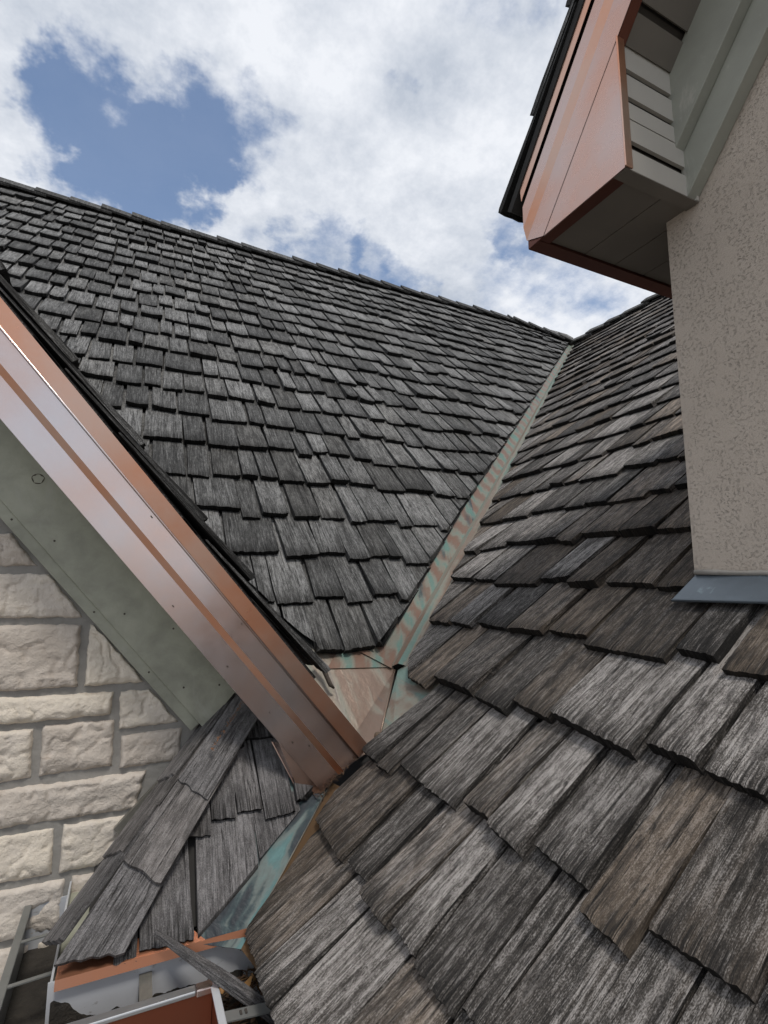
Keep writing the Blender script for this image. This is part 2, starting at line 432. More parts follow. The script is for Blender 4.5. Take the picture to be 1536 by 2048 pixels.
# ------------------------------------------------------------------ mesh building
class MB:
    def __init__(s):
        s.v, s.f, s.uv, s.col = [], [], [], []
    def face(s, pts, uvs=None, col=(0.5, 0.5, 0.0)):
        i = len(s.v)
        pts = [V3(p) for p in pts]
        s.v += pts
        s.f.append(tuple(range(i, i + len(pts))))
        if uvs is None:
            e1 = (pts[1] - pts[0])
            l1 = e1.length or 1
            e1 = e1 / l1
            nrm = V3((0, 0, 0))
            for k in range(1, len(pts) - 1):
                nrm += (pts[k] - pts[0]).cross(pts[k + 1] - pts[0])
            e2 = nrm.normalized().cross(e1)
            uvs = [((p - pts[0]).dot(e1), (p - pts[0]).dot(e2)) for p in pts]
        s.uv.append(list(uvs))
        s.col.append(col)
    def box(s, o, x, y, z, col=(0.5, 0.5, 0.0)):
        """corner o and three edge vectors (right-handed)"""
        o, x, y, z = V3(o), V3(x), V3(y), V3(z)
        P = lambda a, b, c: o + x * a + y * b + z * c
        for q in (((0, 0, 0), (0, 1, 0), (1, 1, 0), (1, 0, 0)), ((0, 0, 1), (1, 0, 1), (1, 1, 1), (0, 1, 1)),
                  ((0, 0, 0), (1, 0, 0), (1, 0, 1), (0, 0, 1)), ((1, 0, 0), (1, 1, 0), (1, 1, 1), (1, 0, 1)),
                  ((1, 1, 0), (0, 1, 0), (0, 1, 1), (1, 1, 1)), ((0, 1, 0), (0, 0, 0), (0, 0, 1), (0, 1, 1))):
            s.face([P(*k) for k in q], None, col)
    def aabb(s, a, b, col=(0.5, 0.5, 0.0)):
        s.box(a, (b[0] - a[0], 0, 0), (0, b[1] - a[1], 0), (0, 0, b[2] - a[2]), col)
    def prism(s, poly, ext, col=(0.5, 0.5, 0.0)):
        """closed polygon (anticlockwise seen against ext's head) extruded by ext"""
        poly = [V3(p) for p in poly]
        ext = V3(ext)
        top = [p + ext for p in poly]
        s.face(list(reversed(poly)), None, col)
        s.face(top, None, col)
        n = len(poly)
        for i in range(n):
            j = (i + 1) % n
            s.face([poly[i], poly[j], top[j], top[i]], None, col)
    def tube(s, pts, rad, n=7, col=(0.5, 0.5, 0.0), caps=True, wob=0, rng=None):
        pts = [V3(p) for p in pts]
        rings = []
        for i, p in enumerate(pts):
            d = (pts[min(i + 1, len(pts) - 1)] - pts[max(i - 1, 0)]).normalized()
            a = d.orthogonal().normalized() if i == 0 else (a - d * a.dot(d)).normalized()
            b = d.cross(a)
            r = rad[i]
            ring = []
            for k in range(n):
                t = 2 * math.pi * k / n
                rr = r * (1 + (rng.uniform(-wob, wob) if rng else 0))
                ring.append(p + a * (math.cos(t) * rr) + b * (math.sin(t) * rr))
            rings.append(ring)
        L = 0
        for i in range(len(pts) - 1):
            L2 = L + (pts[i + 1] - pts[i]).length
            for k in range(n):
                j = (k + 1) % n
                s.face([rings[i][k], rings[i][j], rings[i + 1][j], rings[i + 1][k]],
                       [(k * 0.01, L), (k * 0.01 + 0.01, L), (k * 0.01 + 0.01, L2), (k * 0.01, L2)], col)
            L = L2
        if caps:
            s.face(list(reversed(rings[0])), None, col)
            s.face(rings[-1], None, col)
    def cut(s, planes, fill=True):
        """keep the side towards which each plane's normal does NOT point"""
        bm = s.bm()
        for co, no in planes:
            bmesh.ops.bisect_plane(bm, geom=bm.verts[:] + bm.edges[:] + bm.faces[:], dist=1e-6,
                                   plane_co=co, plane_no=no, clear_outer=True)
            if fill:
                ed = [e for e in bm.edges if e.is_boundary]
                if ed:
                    bmesh.ops.holes_fill(bm, edges=ed, sides=0)
        out = MB()
        uvl = bm.loops.layers.uv[0]
        cl = bm.loops.layers.float_color[0]
        for f in bm.faces:
            if not any(any(l[cl][:3]) for l in f.loops):
                c0 = f.calc_center_median()
                for l in f.loops:
                    l[cl] = (0.3, 0.4, 0.9, 1)
                    l[uvl].uv = ((l.vert.co - c0).x, (l.vert.co - c0).y)
            out.face([l.vert.co.copy() for l in f.loops], [tuple(l[uvl].uv) for l in f.loops], [tuple(l[cl])[:3] for l in f.loops])
        s.v, s.f, s.uv, s.col = out.v, out.f, out.uv, out.col
        return s
    def bm(s, off=(0, 0, 0)):
        bm = bmesh.new()
        uvl = bm.loops.layers.uv.new('UVMap')
        cl = bm.loops.layers.float_color.new('rnd')
        off = V3(off)
        vs = [bm.verts.new(p - off) for p in s.v]
        for f, u, c in zip(s.f, s.uv, s.col):
            bf = bm.faces.new([vs[i] for i in f])
            for k, (l, q) in enumerate(zip(bf.loops, u)):
                l[uvl].uv = q
                l[cl] = (*(c[k] if isinstance(c, list) else c), 1)
        bmesh.ops.remove_doubles(bm, verts=bm.verts[:], dist=1e-6)
        return bm
    def add(s, o):
        i = len(s.v)
        s.v += o.v
        s.f += [tuple(k + i for k in f) for f in o.f]
        s.uv += o.uv
        s.col += o.col

def root_loc(o):
    while o.parent:
        o = o.parent
    return V3(o.location)

def build(name, mb, mat, parent=None, smooth=False, bevel=0, kind=None, base=None):
    off = root_loc(parent) if parent else V3(base or (0, 0, 0))
    bm = mb.bm(off)
    bmesh.ops.recalc_face_normals(bm, faces=bm.faces[:]) if bevel else None
    me = bpy.data.meshes.new(name)
    bm.to_mesh(me)
    bm.free()
    me.materials.append(M[mat] if isinstance(mat, str) else mat)
    if smooth:
        for p in me.polygons:
            p.use_smooth = True
    o = bpy.data.objects.new(name, me)
    C.objects.link(o)
    if parent:
        o.parent = parent
    else:
        o.location = off
    if bevel:
        md = o.modifiers.new('edge', 'BEVEL')
        md.width = bevel
        md.segments = 2
        md.limit_method = 'ANGLE'
        md.angle_limit = R(40)
    if kind:
        o['kind'] = kind
    return o

def tag(o, label, cat, group=None):
    o['label'] = label
    o['category'] = cat
    if group:
        o['group'] = group
    return o

def thing(name, label, cat, loc, group=None):
    o = bpy.data.objects.new(name, None)
    o.empty_display_size = 0.1
    C.objects.link(o)
    o.location = loc
    return tag(o, label, cat, group)

# ------------------------------------------------------------------ the roof planes
def cs(d):
    return math.cos(R(d)), math.sin(R(d))
HA, HB = 1.3537, 0.7157
cA, sA = cs(46.0)
cB, sB = cs(38.5)
cC, sC = cs(49.6)
cD, sD = cs(45.0)
cR, sR = cs(51.3)

class Plane:
    """a roof plane: u along the courses, w up the slope, n out of it"""
    def __init__(s, O, u, w, n):
        s.O, s.u, s.w, s.n = V3(O), V3(u), V3(w), V3(n)
    def p(s, a, t, h=0.0):
        return s.O + s.u * a + s.w * t + s.n * h

nA, nB = V3((0, -sA, cA)), V3((-sB, 0, cB))
PA = Plane(nA * -HA, (1, 0, 0), (0, cA, sA), nA)               # a = X
PB = Plane(nB * -HB, (0, -1, 0), (cB, 0, sB), nB)              # a = -Y
C0 = V3((0.486, 0, -0.221))
PC = Plane(C0, (0, 1, 0), (-cC, 0, sC), (sC, 0, cC))           # a = Y
PD = Plane((0, 1.2, -0.70), (1, 0, 0), (0, cD, sD), (0, -sD, cD))   # a = X
PE = Plane((-0.085, 0, -0.70), (0, -1, 0), (cD, 0, sD), (-sD, 0, cD))  # a = -Y
PR = Plane((0, 1.093, 1.082), (-1, 0, 0), (0, -cR, sR), (0, sR, cR))  # a = -X
VF = V3((0.831, 1.637, -0.253))                                 # foot of the valley fold
VD = V3((sA * 0 + 1 / math.tan(R(38.5)), 1 / math.tan(R(46.0)), 1.0))
def fold(t):
    return VF + VD * t
RIDGE_A_S = 6.235
RIDGE_B_S = 6.19

def shingle(pl, a0, a1, t0, t1, e, thick, rng, nc=4, length=2.1, jag=0.003, cup=0.0, lift=0.0, base=0.0, hue=None):
    """one tapered, split-edged board. t0/t1: butt position at its two lower corners"""
    m = MB()
    L = length * e
    col = (rng.random(), rng.random(), 0.0)
    if hue is not None:
        col = (col[0], hue, 0.0)
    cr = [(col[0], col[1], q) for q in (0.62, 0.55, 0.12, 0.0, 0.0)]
    ou, ov = rng.uniform(0, 60), rng.uniform(0, 60)
    SE = 0.019
    skew = rng.uniform(-0.006, 0.006)
    roll = rng.uniform(-0.005, 0.005)
    rows = [0.0, 0.010, 0.30 * e, 1.12 * e, L]
    def top(d):
        if d <= e:
            return base + SE + thick * (1 - d / e)
        return base + 0.002 + (SE - 0.002) * (1 - (d - e) / max(L - e, 0.01))
    ed = [rng.uniform(-jag, jag) for _ in range(nc + 1)]
    grid = []
    for r, d in enumerate(rows):
        line = []
        for c in range(nc + 1):
            x = c / nc
            dd = d + (ed[c] if r == 0 else 0) + (ed[c] * 0.8 if r == 1 else 0)
            a = a0 + (a1 - a0) * x + skew * (d / e)
            if c in (0, nc) and r in (1, 2, 3):
                a += rng.uniform(-0.0018, 0.0018)
            t = t0 + (t1 - t0) * x + dd
            k = max(0.0, 1 - d / (1.2 * e))
            h = top(max(dd, 0)) + cup * ((2 * x - 1) ** 2) * k + (lift + roll * (x - 0.5)) * k
            if r == 0:
                h -= thick * 0.10
            if r in (0, 1, 2):
                h += rng.uniform(-0.0008, 0.0008)
            line.append((a, t, h, x, dd))
        grid.append(line)
    w = a1 - a0
    P = [[pl.p(q[0], q[1], q[2]) for q in line] for line in grid]
    UV = [[(ou + q[3] * w, ov + q[4]) for q in line] for line in grid]
    for r in range(len(rows) - 1):
        for c in range(nc):
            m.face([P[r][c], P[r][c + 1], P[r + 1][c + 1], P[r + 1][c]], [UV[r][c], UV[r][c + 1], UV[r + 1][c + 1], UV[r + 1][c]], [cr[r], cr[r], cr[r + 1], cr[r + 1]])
    # butt, flanks and underside
    bot = [pl.p(q[0], q[1] + 0.002, max(q[2] - thick, base - 0.002)) for q in grid[0]]
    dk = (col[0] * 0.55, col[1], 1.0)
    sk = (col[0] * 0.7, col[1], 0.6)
    for c in range(nc):
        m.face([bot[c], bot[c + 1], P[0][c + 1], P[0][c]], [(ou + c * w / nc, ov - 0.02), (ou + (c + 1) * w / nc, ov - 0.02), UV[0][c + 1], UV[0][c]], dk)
    tl, tr = pl.p(grid[-1][0][0], grid[-1][0][1], base - 0.002), pl.p(grid[-1][nc][0], grid[-1][nc][1], base - 0.002)
    for side, bb, tt in ((0, bot[0], tl), (nc, bot[nc], tr)):
        n = len(rows)
        und = [bb + (tt - bb) * (rows[r] / L) for r in range(n)]
        for r in range(n - 1):
            q = [P[r][side], P[r + 1][side], und[r + 1], und[r]]
            uq = [(ou + rows[r] * 0.02, ov + rows[r]), (ou + rows[r + 1] * 0.02, ov + rows[r + 1]), (ou + 0.012, ov + rows[r + 1]), (ou + 0.012, ov + rows[r])]
            if side:
                q.reverse(); uq.reverse()
            m.face(q, uq, sk)
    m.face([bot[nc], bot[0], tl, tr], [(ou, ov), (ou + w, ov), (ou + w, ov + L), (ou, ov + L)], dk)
    return m

def course_cells(a0, a1, rng, wmin, wmax, gap):
    cells, a = [], a0 - rng.uniform(0, wmax)
    while a < a1:
        w = rng.uniform(wmin, wmax)
        if rng.random() < 0.18:
            w *= 1.3
        cells.append((a + gap * rng.uniform(0.1, 0.6), a + w - gap * rng.uniform(0.1, 0.6)))
        a += w
    return cells

def size_key(p):
    return p.length

# ------------------------------------------------------------------ ground and house body
g = MB()
g.face([(-400, -400, -6.5), (400, -400, -6.5), (400, 400, -6.5), (-400, 400, -6.5)])
go = build('ground', g, 'ground')
go['kind'] = 'structure'

# ------------------------------------------------------------------ roof slope at the back (plane A)
rng = random.Random(11)
roofA = thing('roof_slope', 'broad grey wood shake roof slope under the long ridge, left of the copper valley', 'roof', (0.6, 1.68, -0.22))
def pa(x, t, h):
    return PA.p(x, t, h)
TFA = fold(0)
d = MB()
vtop = fold(3.553)
def s_of(P, pl):
    return (P - pl.O).dot(pl.w)
polyA = [(-5.5, 3.0), (-1.9, 3.0), (0.47, 1.03), (0.80, 1.03), (vtop.x - 0.05, s_of(vtop, PA)), (4.45, RIDGE_A_S), (-5.5, RIDGE_A_S)]
d.prism([pa(x, t, -0.16) for x, t in polyA], nA * 0.12)
build('roof_deck', d, 'deck', roofA)

def a_clip(y):
    """X of the trimmed shingle edge along the valley at plan depth y"""
    fx = VF.x + (y - VF.y) * VD.x / VD.y
    k = min(1.0, max(0.0, (y - 1.66) / 0.6))
    q = max(0.0, min(1.0, (y - 2.26) / 2.64))
    return fx - (0.100 + 0.034 * k - 0.042 * q)

pA0 = V3((0.790, 1.684, 0)); pA1 = V3((1.385, 2.190, 0))
def cut_from(p, q, keep_left):
    dv = (q - p); dv.z = 0
    no = V3((dv.y, -dv.x, 0)).normalized()
    return (p, no if keep_left else -no)
cutsA = [cut_from(V3((a_clip(1.66), 1.66, 0)), V3((a_clip(2.26), 2.26, 0)), True),
         cut_from(V3((a_clip(2.26), 2.26, 0)), V3((a_clip(4.9), 4.9, 0)), True)]
# edge trimmed along the small valley behind the gable roof: line (x, y) rising to the left
cvd = V3((-1.0, 1.135, 1.175))
cv0 = V3((0.585, 1.668, 0))
cutC = cut_from(cv0, cv0 + V3((cvd.x, cvd.y, 0)), False)

A_FIX = {0: [(0.478, 0.560, 1.024, 1.022), (0.566, 0.655, 1.022, 1.018), (0.660, 0.773, 1.018, 1.030), (0.778, 0.90, 1.030, 1.034)],
 1: [(0.465, 0.595, 1.224, 1.231), (0.608, 0.718, 1.258, 1.257), (0.725, 0.827, 1.224, 1.23), (0.839, 0.94, 1.258, 1.267), (0.945, 1.05, 1.233, 1.235)],
 2: [(0.319, 0.512, 1.479, 1.489), (0.535, 0.67, 1.454, 1.475), (0.675, 0.787, 1.49, 1.495), (0.79, 0.885, 1.451, 1.459), (0.897, 0.978, 1.478, 1.481), (0.981, 1.036, 1.474, 1.476), (1.045, 1.165, 1.437, 1.44), (1.170, 1.30, 1.46, 1.465)],
 3: [(0.05, 0.213, 1.72, 1.725), (0.221, 0.391, 1.745, 1.739), (0.397, 0.468, 1.688, 1.694), (0.479, 0.587, 1.715, 1.718), (0.612, 0.727, 1.704, 1.714), (0.737, 0.846, 1.718, 1.721), (0.867, 0.942, 1.691, 1.704), (0.951, 1.103, 1.716, 1.725), (1.112, 1.171, 1.686, 1.69), (1.188, 1.318, 1.706, 1.712), (1.32, 1.376, 1.672, 1.672), (1.385, 1.50, 1.69, 1.70)]}

piecesA = []
for k in range(21):
    t = 0.988 + 0.2475 * k + (0.02 if k == 0 else 0)
    y_mid = (PA.p(0, t + 0.12)).y
    xr = a_clip(PA.p(0, t + 0.30).y) + 0.05
    z_here = PA.p(0, t).z
    xl = max(-4.6, 0.486 - (z_here + 0.42 + 0.221) / 1.175 - 0.25)
    xl = max(xl, -1.6 - 0.12 * k)
    if k in A_FIX:
        cells = [(c[0], c[1], c[2], c[3]) for c in A_FIX[k]]
        xe = cells[-1][1] + 0.006
        while xe < xr:
            w = rng.uniform(0.09, 0.14)
            dt = rng.gauss(0, 0.008)
            cells.append((xe, xe + w - 0.006, t + dt, t + dt))
            xe += w
        if cells[0][0] > xl:
            lim = cells[0][0] - 0.006
            for c in course_cells(xl, lim, rng, 0.09, 0.16, 0.008):
                c = (c[0], min(c[1], lim))
                if c[1] - c[0] > 0.03:
                    dt = rng.gauss(0, 0.008)
                    cells.append((c[0], c[1], t + dt, t + dt))
    else:
        cells = []
        for c in course_cells(xl, xr, rng, 0.080, 0.160, 0.020):
            dt = rng.gauss(0, 0.017)
            tl = rng.gauss(0, 0.004)
            cells.append((c[0], c[1], t + dt - tl, t + dt + tl))
    for a0, a1, t0, t1 in cells:
        ptest = PA.p((a0 + a1) / 2, t + 0.12)
        far = ptest.length
        near = far < 3.2
        top_len = 2.1
        e = 0.2475
        if t + 1.1 * e > RIDGE_A_S:
            top_len = 1.05
        th = rng.uniform(0.016, 0.024) if rng.random() < 0.88 else 0.029
        m = shingle(PA, a0, a1, t0, t1, e, th, rng, nc=(max(6, int((a1 - a0) / 0.009)) if near else 5 if far < 5 else 3), jag=0.0028 if near else 0.0035,
                    length=top_len, cup=rng.uniform(-0.003, 0.007), lift=abs(rng.gauss(0, 0.004)), base=-0.036)
        lims = []
        for pc in ([cutsA[0] if ptest.y < 2.26 else cutsA[1]] if a1 > xr - 0.75 else []):
            lims.append(pc)
        if min((p - cutC[0]).dot(cutC[1]) for p in m.v) < -1e9:
            pass
        if max((p - cutC[0]).dot(cutC[1]) for p in m.v) > 0:
            lims.append(cutC)
        hit = [pc for pc in lims if max((p - pc[0]).dot(pc[1]) for p in m.v) > 0]
        if any(min((p - pc[0]).dot(pc[1]) for p in m.v) > -0.012 for pc in hit):
            continue
        if hit:
            m.cut(hit)
        if len(m.f) < 5:
            continue
        piecesA.append((size_key(ptest), m))
piecesA.sort(key=lambda q: q[0])
for dd, m in piecesA[:300]:
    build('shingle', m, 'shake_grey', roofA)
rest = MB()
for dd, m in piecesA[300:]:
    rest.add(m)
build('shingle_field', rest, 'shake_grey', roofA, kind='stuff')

# ridge caps: butts face left, each lapping the next
def ridge_cap(p0, p1, n_front, n_back, wid, th, rng, lift):
    """a pair of boards folded over a ridge from p0 (raised butt) to p1"""
    m = MB()
    col = (rng.random() * 0.6, rng.random(), 0.3)
    dv = p1 - p0
    up = V3((0, 0, 1))
    for nrm in (n_front, n_back):
        side = dv.normalized().cross(nrm)
        if side.z > 0:
            side = -side
        a, b = p0 + up * (lift + th), p1 + up * 0.004
        c, q = b + side * wid, a + side * wid
        thv = nrm * -th
        pts = [a, b, c, q]
        if (b - a).cross(c - a).dot(nrm) < 0:
            pts.reverse()
        m.prism([p + thv for p in pts], -thv, col)
    return m
rng = random.Random(5)
x = -2.6
while x < 4.5:
    w = rng.uniform(0.25, 0.285)
    def rz(xx):
        zz = PA.p(0, RIDGE_A_S).z
        if xx > 4.45:
            zz += (vtop.z - zz) * (xx - 4.45) / (vtop.x - 4.45)
        return zz + 0.035
    y = PA.p(0, RIDGE_A_S).y
    m = ridge_cap(V3((x, y, rz(x))), V3((x + w + 0.09, y, rz(x + w + 0.09))), nA, V3((0, sA, cA)), 0.13, 0.018, rng, rng.uniform(0.006, 0.022))
    build('ridge_cap', m, 'shake_grey', roofA)
    x += w
# the ridge dips over its last metre to the head of the valley
r0, r1 = PA.p(4.45, RIDGE_A_S, 0.03), PA.p(vtop.x - 0.03, s_of(vtop, PA), 0.035)
for i in range(4):
    a, b = r0.lerp(r1, i / 4), r0.lerp(r1, (i + 1.3) / 4)
    build('ridge_cap', ridge_cap(a, b, nA, V3((0, sA, cA)), 0.12, 0.016, rng, 0.02), 'shake_grey', roofA)

# ------------------------------------------------------------------ roof slope underfoot (plane B)
rng = random.Random(23)
roofB = thing('roof_slope', 'brown-grey wood shake roof slope filling the lower right, right of the copper valley', 'roof', (0.27, 0.9, -0.72))
EAVE_B = -0.239
d = MB()
polyB = [(-1.40, EAVE_B + 0.02), (-1.62, 0.02), (-1.80, 0.62), (-fold(3.553).y, RIDGE_B_S), (4.0, RIDGE_B_S), (4.0, EAVE_B + 0.02)]
d.prism([PB.p(a, t, -0.16) for a, t in polyB], nB * 0.118)
build('roof_deck', d, 'deck', roofB)
VB0, VB1 = V3((0.834, 1.580, 0)), V3((4.935, 4.785, 0))
cutB_valley = cut_from(VB0, VB1, False)
cutB_valley = (VB0, V3((-(VB1 - VB0).y, (VB1 - VB0).x, 0)).normalized())
LV0, LV1 = V3((0.258, 1.203, 0)), V3((0.452, 1.318, 0))
cutB_low = (LV0, V3((-(LV1 - LV0).y, (LV1 - LV0).x, 0)).normalized())
B_FIX = {
 1: [(1.353, 1.124, -0.0, -0.015), (1.103, 1.008, -0.004, -0.002), (0.992, 0.890, -0.023, -0.023), (0.883, 0.8, -0.008, -0.015), (0.795, 0.688, -0.022, -0.024)],
 2: [(1.372, 1.285, 0.19, 0.19), (1.277, 1.21, 0.184, 0.186), (1.204, 1.103, 0.218, 0.209), (1.095, 0.952, 0.208, 0.204), (0.93, 0.846, 0.222, 0.222), (0.841, 0.749, 0.21, 0.202), (0.735, 0.621, 0.227, 0.215), (0.608, 0.525, 0.185, 0.175), (0.519, 0.394, 0.216, 0.215)],
 3: [(1.80, 1.668, 0.46, 0.455), (1.66, 1.508, 0.46, 0.455), (1.501, 1.375, 0.453, 0.437), (1.365, 1.168, 0.474, 0.462), (1.159, 1.022, 0.459, 0.443), (1.017, 0.892, 0.475, 0.46), (0.886, 0.671, 0.469, 0.44), (0.663, 0.566, 0.469, 0.459), (0.559, 0.464, 0.457, 0.446)],
 4: [(1.99, 1.858, 0.70, 0.705), (1.85, 1.708, 0.71, 0.705), (1.70, 1.575, 0.70, 0.70), (1.569, 1.444, 0.707, 0.699), (1.414, 1.265, 0.714, 0.706), (1.257, 1.121, 0.702, 0.705), (1.098, 0.962, 0.714, 0.709), (0.955, 0.738, 0.678, 0.667), (0.73, 0.642, 0.701, 0.689), (0.621, 0.54, 0.661, 0.663)],
 5: [(2.24, 2.138, 0.94, 0.945), (2.13, 2.028, 0.94, 0.945), (2.02, 1.87, 0.95, 0.955), (1.858, 1.70, 0.955, 0.946), (1.69, 1.539, 0.944, 0.936), (1.533, 1.318, 0.911, 0.91), (1.311, 1.189, 0.932, 0.94), (1.178, 1.07, 0.904, 0.908), (1.046, 0.895, 0.913, 0.909), (0.887, 0.776, 0.9, 0.894)]}
piecesB = []
eB = 0.2332
for k in range(28):
    t = EAVE_B + eB * k
    if t > RIDGE_B_S - 0.05:
        break
    X = PB.p(0, t).x
    y_fold = VF.y + (X + 0.24 - VF.x) * VD.y / VD.x
    y_hi = max(1.36, y_fold + 0.02)
    if k == 0:
        y_hi = 1.33
    y_lo = -0.9 if k < 6 else 0.62
    if k > 12:
        y_lo = 0.9 + 0.12 * (k - 12)
    cells = []
    lo = y_hi
    if k in B_FIX:
        for y0, y1, t0, t1 in B_FIX[k]:
            cells.append((-y0 + 0.0025, -y1 - 0.0025, t0, t1))
        hi_fix, lo_fix = B_FIX[k][0][0], B_FIX[k][-1][1]
        for c in course_cells(-lo_fix + 0.008, -y_lo, rng, 0.11, 0.2, 0.012):
            if c[0] > -lo_fix + 0.006:
                cells.append((c[0], c[1], t + rng.gauss(0, 0.012), t + rng.gauss(0, 0.012)))
        f = -lo_fix + 0.008
        first = min((c[0] for c in cells if c[0] > f - 0.003), default=None)
        if first is not None and first - f > 0.03:
            cells.append((f, first - 0.006, t, t))
    else:
        for c in course_cells(-y_hi, -y_lo, rng, 0.085 if k > 6 else 0.09, 0.17, 0.013):
            dt = rng.gauss(0, 0.012) if k else abs(rng.gauss(0, 0.003))
            tl = rng.gauss(0, 0.004 if k else 0.001)
            cells.append((c[0], c[1], t + dt - tl, t + dt + tl))
    for a0, a1, t0, t1 in cells:
        mid = PB.p((a0 + a1) / 2, t + 0.1)
        if mid.x > 1.30 and mid.y < 0.72:
            continue
        far = mid.length
        th = (rng.uniform(0.017, 0.025) if rng.random() < 0.8 else 0.031) * (1.0 if k < 8 else 0.78)
        m = shingle(PB, a0, a1, t0, t1, eB, th, rng, nc=(max(8, int((a1 - a0) / 0.0055)) if far < 1.5 else max(6, int((a1 - a0) / 0.010)) if far < 2.6 else 4 if far < 4 else 3),
                    jag=0.0019 if far < 1.5 else 0.0030, length=2.1 if t + 1.1 * eB < RIDGE_B_S else 1.05,
                    cup=rng.uniform(-0.003, 0.004), lift=abs(rng.gauss(0, 0.003)), base=-0.036,
                    hue=(rng.uniform(0.75, 1.0) if abs(mid.x - 1.2) < 0.30 and abs(mid.y - 0.95) < 0.22 else None))
        hit = []
        if -a0 > 1.37 and t > 0.40:
            hit.append(cutB_valley)
        elif t < 0.1 and -a0 > 1.0:
            hit.append(cutB_low)
        if -a0 > 1.34 and t < 0.75:
            if t < 0.3:
                hit.append((V3((0, 1.366, 0)), V3((0, 1, 0))))
            elif t < 0.6:
                hit.append((V3((0.70, 1.335, 0)), V3((-0.245, 0.143, 0)).normalized()))
        hit = [pc for pc in hit if max((p - pc[0]).dot(pc[1]) for p in m.v) > 0]
        if any(min((p - pc[0]).dot(pc[1]) for p in m.v) > -0.012 for pc in hit):
            continue
        if hit:
            m.cut(hit)
        if len(m.f) < 5:
            continue
        vis = far if (mid.y > -0.2 and not (mid.y < 0.35 and mid.x < 0.5)) else far + 4
        piecesB.append((vis, m))
piecesB.sort(key=lambda q: q[0])
for dd, m in piecesB[:300]:
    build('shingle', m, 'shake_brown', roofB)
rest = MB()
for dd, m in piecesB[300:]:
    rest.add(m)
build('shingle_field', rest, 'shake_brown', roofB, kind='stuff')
y = 5.05
while y > 2.2:
    w = rng.uniform(0.24, 0.30)
    P0 = PB.p(-y, RIDGE_B_S, 0.02)
    P1 = PB.p(-(y - w - 0.09), RIDGE_B_S, 0.02)
    build('ridge_cap', ridge_cap(P0, P1, nB, V3((sB, 0, cB)), 0.13, 0.018, rng, rng.uniform(0.01, 0.04)), 'shake_grey', roofB)
    y -= w

# ------------------------------------------------------------------ copper valley between the two slopes
val = thing('valley_flashing', 'verdigris-streaked copper valley flashing climbing between the two big roof slopes', 'flashing', tuple(VF))
mA, mB_, rib = MB(), MB(), MB()
NSEG = 26
tt = [0.0 + 3.50 * (i / NSEG) ** 1.35 for i in range(NSEG + 1)]
def strip(m, f0, f1, n, th=0.0015):
    prev = None
    L = 0
    for i, t in enumerate(tt):
        p, q = f0(t), f1(t)
        if prev:
            L2 = L + (p - prev[0]).length
            m.face([prev[0], prev[1], q, p], [(0, L), ((prev[1] - prev[0]).length, L), ((q - p).length, L2), (0, L2)])
            m.face([prev[0] - n * th, p - n * th, q - n * th, prev[1] - n * th])
            L = L2
        prev = (p, q)
def A_at(x, y, h):
    z = (nA.dot(V3((0, 0, 0))) - HA - nA.y * y) / nA.z
    return V3((x, y, z)) + nA * h
def B_at(x, y, h):
    z = (-HB - nB.x * x) / nB.z
    return V3((x, y, z)) + nB * h
strip(mA, lambda t: A_at(fold(t).x - 0.24 - 0.12 * min(1, t), fold(t).y + 0.01, -0.026), lambda t: A_at(fold(t).x - 0.016, fold(t).y + 0.002, -0.026), nA)
strip(mB_, lambda t: B_at(fold(t).x + 0.012, fold(t).y - 0.012, -0.026), lambda t: B_at(fold(t).x + 0.04, fold(t).y - 0.28, -0.028), nB)
up = (nA + nB).normalized()
prev = None
for i, t in enumerate(tt):
    l = A_at(fold(t).x - 0.016, fold(t).y + 0.002, -0.026)
    r = B_at(fold(t).x + 0.012, fold(t).y - 0.012, -0.026)
    c = (l + r) * 0.5 + up * 0.013
    if prev:
        L2 = i * 0.15
        rib.face([prev[0], prev[1], c, l], [(0, L2 - .15), (.015, L2 - .15), (.015, L2), (0, L2)])
        rib.face([prev[1], prev[2], r, c], [(0.03, L2 - .15), (.045, L2 - .15), (.045, L2), (0.03, L2)])
    prev = (l, c, r)
build('left_flange', mA, 'patina_valley', val)
build('right_flange', mB_, 'patina_right', val)
build('centre_rib', rib, 'patina_right', val)

# pan at the foot of the valley
pan = thing('valley_pan', 'flat tan and verdigris copper pan at the foot of the valley beside the copper rake', 'flashing', (0.66, 1.46, -0.44))
def onA(x, y, h=-0.030):
    return A_at(x, y, h)
p = MB()
tip = V3((0.655, 1.415, -0.440))
L1, L2, L3 = onA(0.43, 1.72), onA(0.835, 1.69), onA(0.826, 1.630)
L4 = onA(0.50, 1.60)
fm = onA(0.80, 1.600)
th = nA * -0.0015
poly = [L1, onA(0.50, 1.40), tip, L3, L2]
p.face(poly, [((q - tip).dot(V3((1, 0, 0))), (q - tip).dot(PA.w)) for q in poly])
build('pan_plate', p, 'patina_pan', pan)
p = MB()
q1, q2, q3 = B_at(0.905, 1.60, -0.029), B_at(0.80, 1.30, -0.029), B_at(0.62, 1.30, -0.029)
poly = [tip, q3, q2, q1, L3 + V3((0.012, -0.004, 0.002))]
p.face(poly, [((q - tip).dot(V3((0.6, 0.8, 0))), (q - tip).dot(V3((0.8, -0.6, 0.3)))) for q in poly])
build('side_plate', p, 'patina_teal', pan)
p = MB()
a, b = L3 + nA * 0.004, tip + nA * 0.004
p.tube([a, a.lerp(b, 0.5), b], [0.0035, 0.0035, 0.0030], 6)
build('fold_seam', p, 'patina_pan', pan, smooth=True)
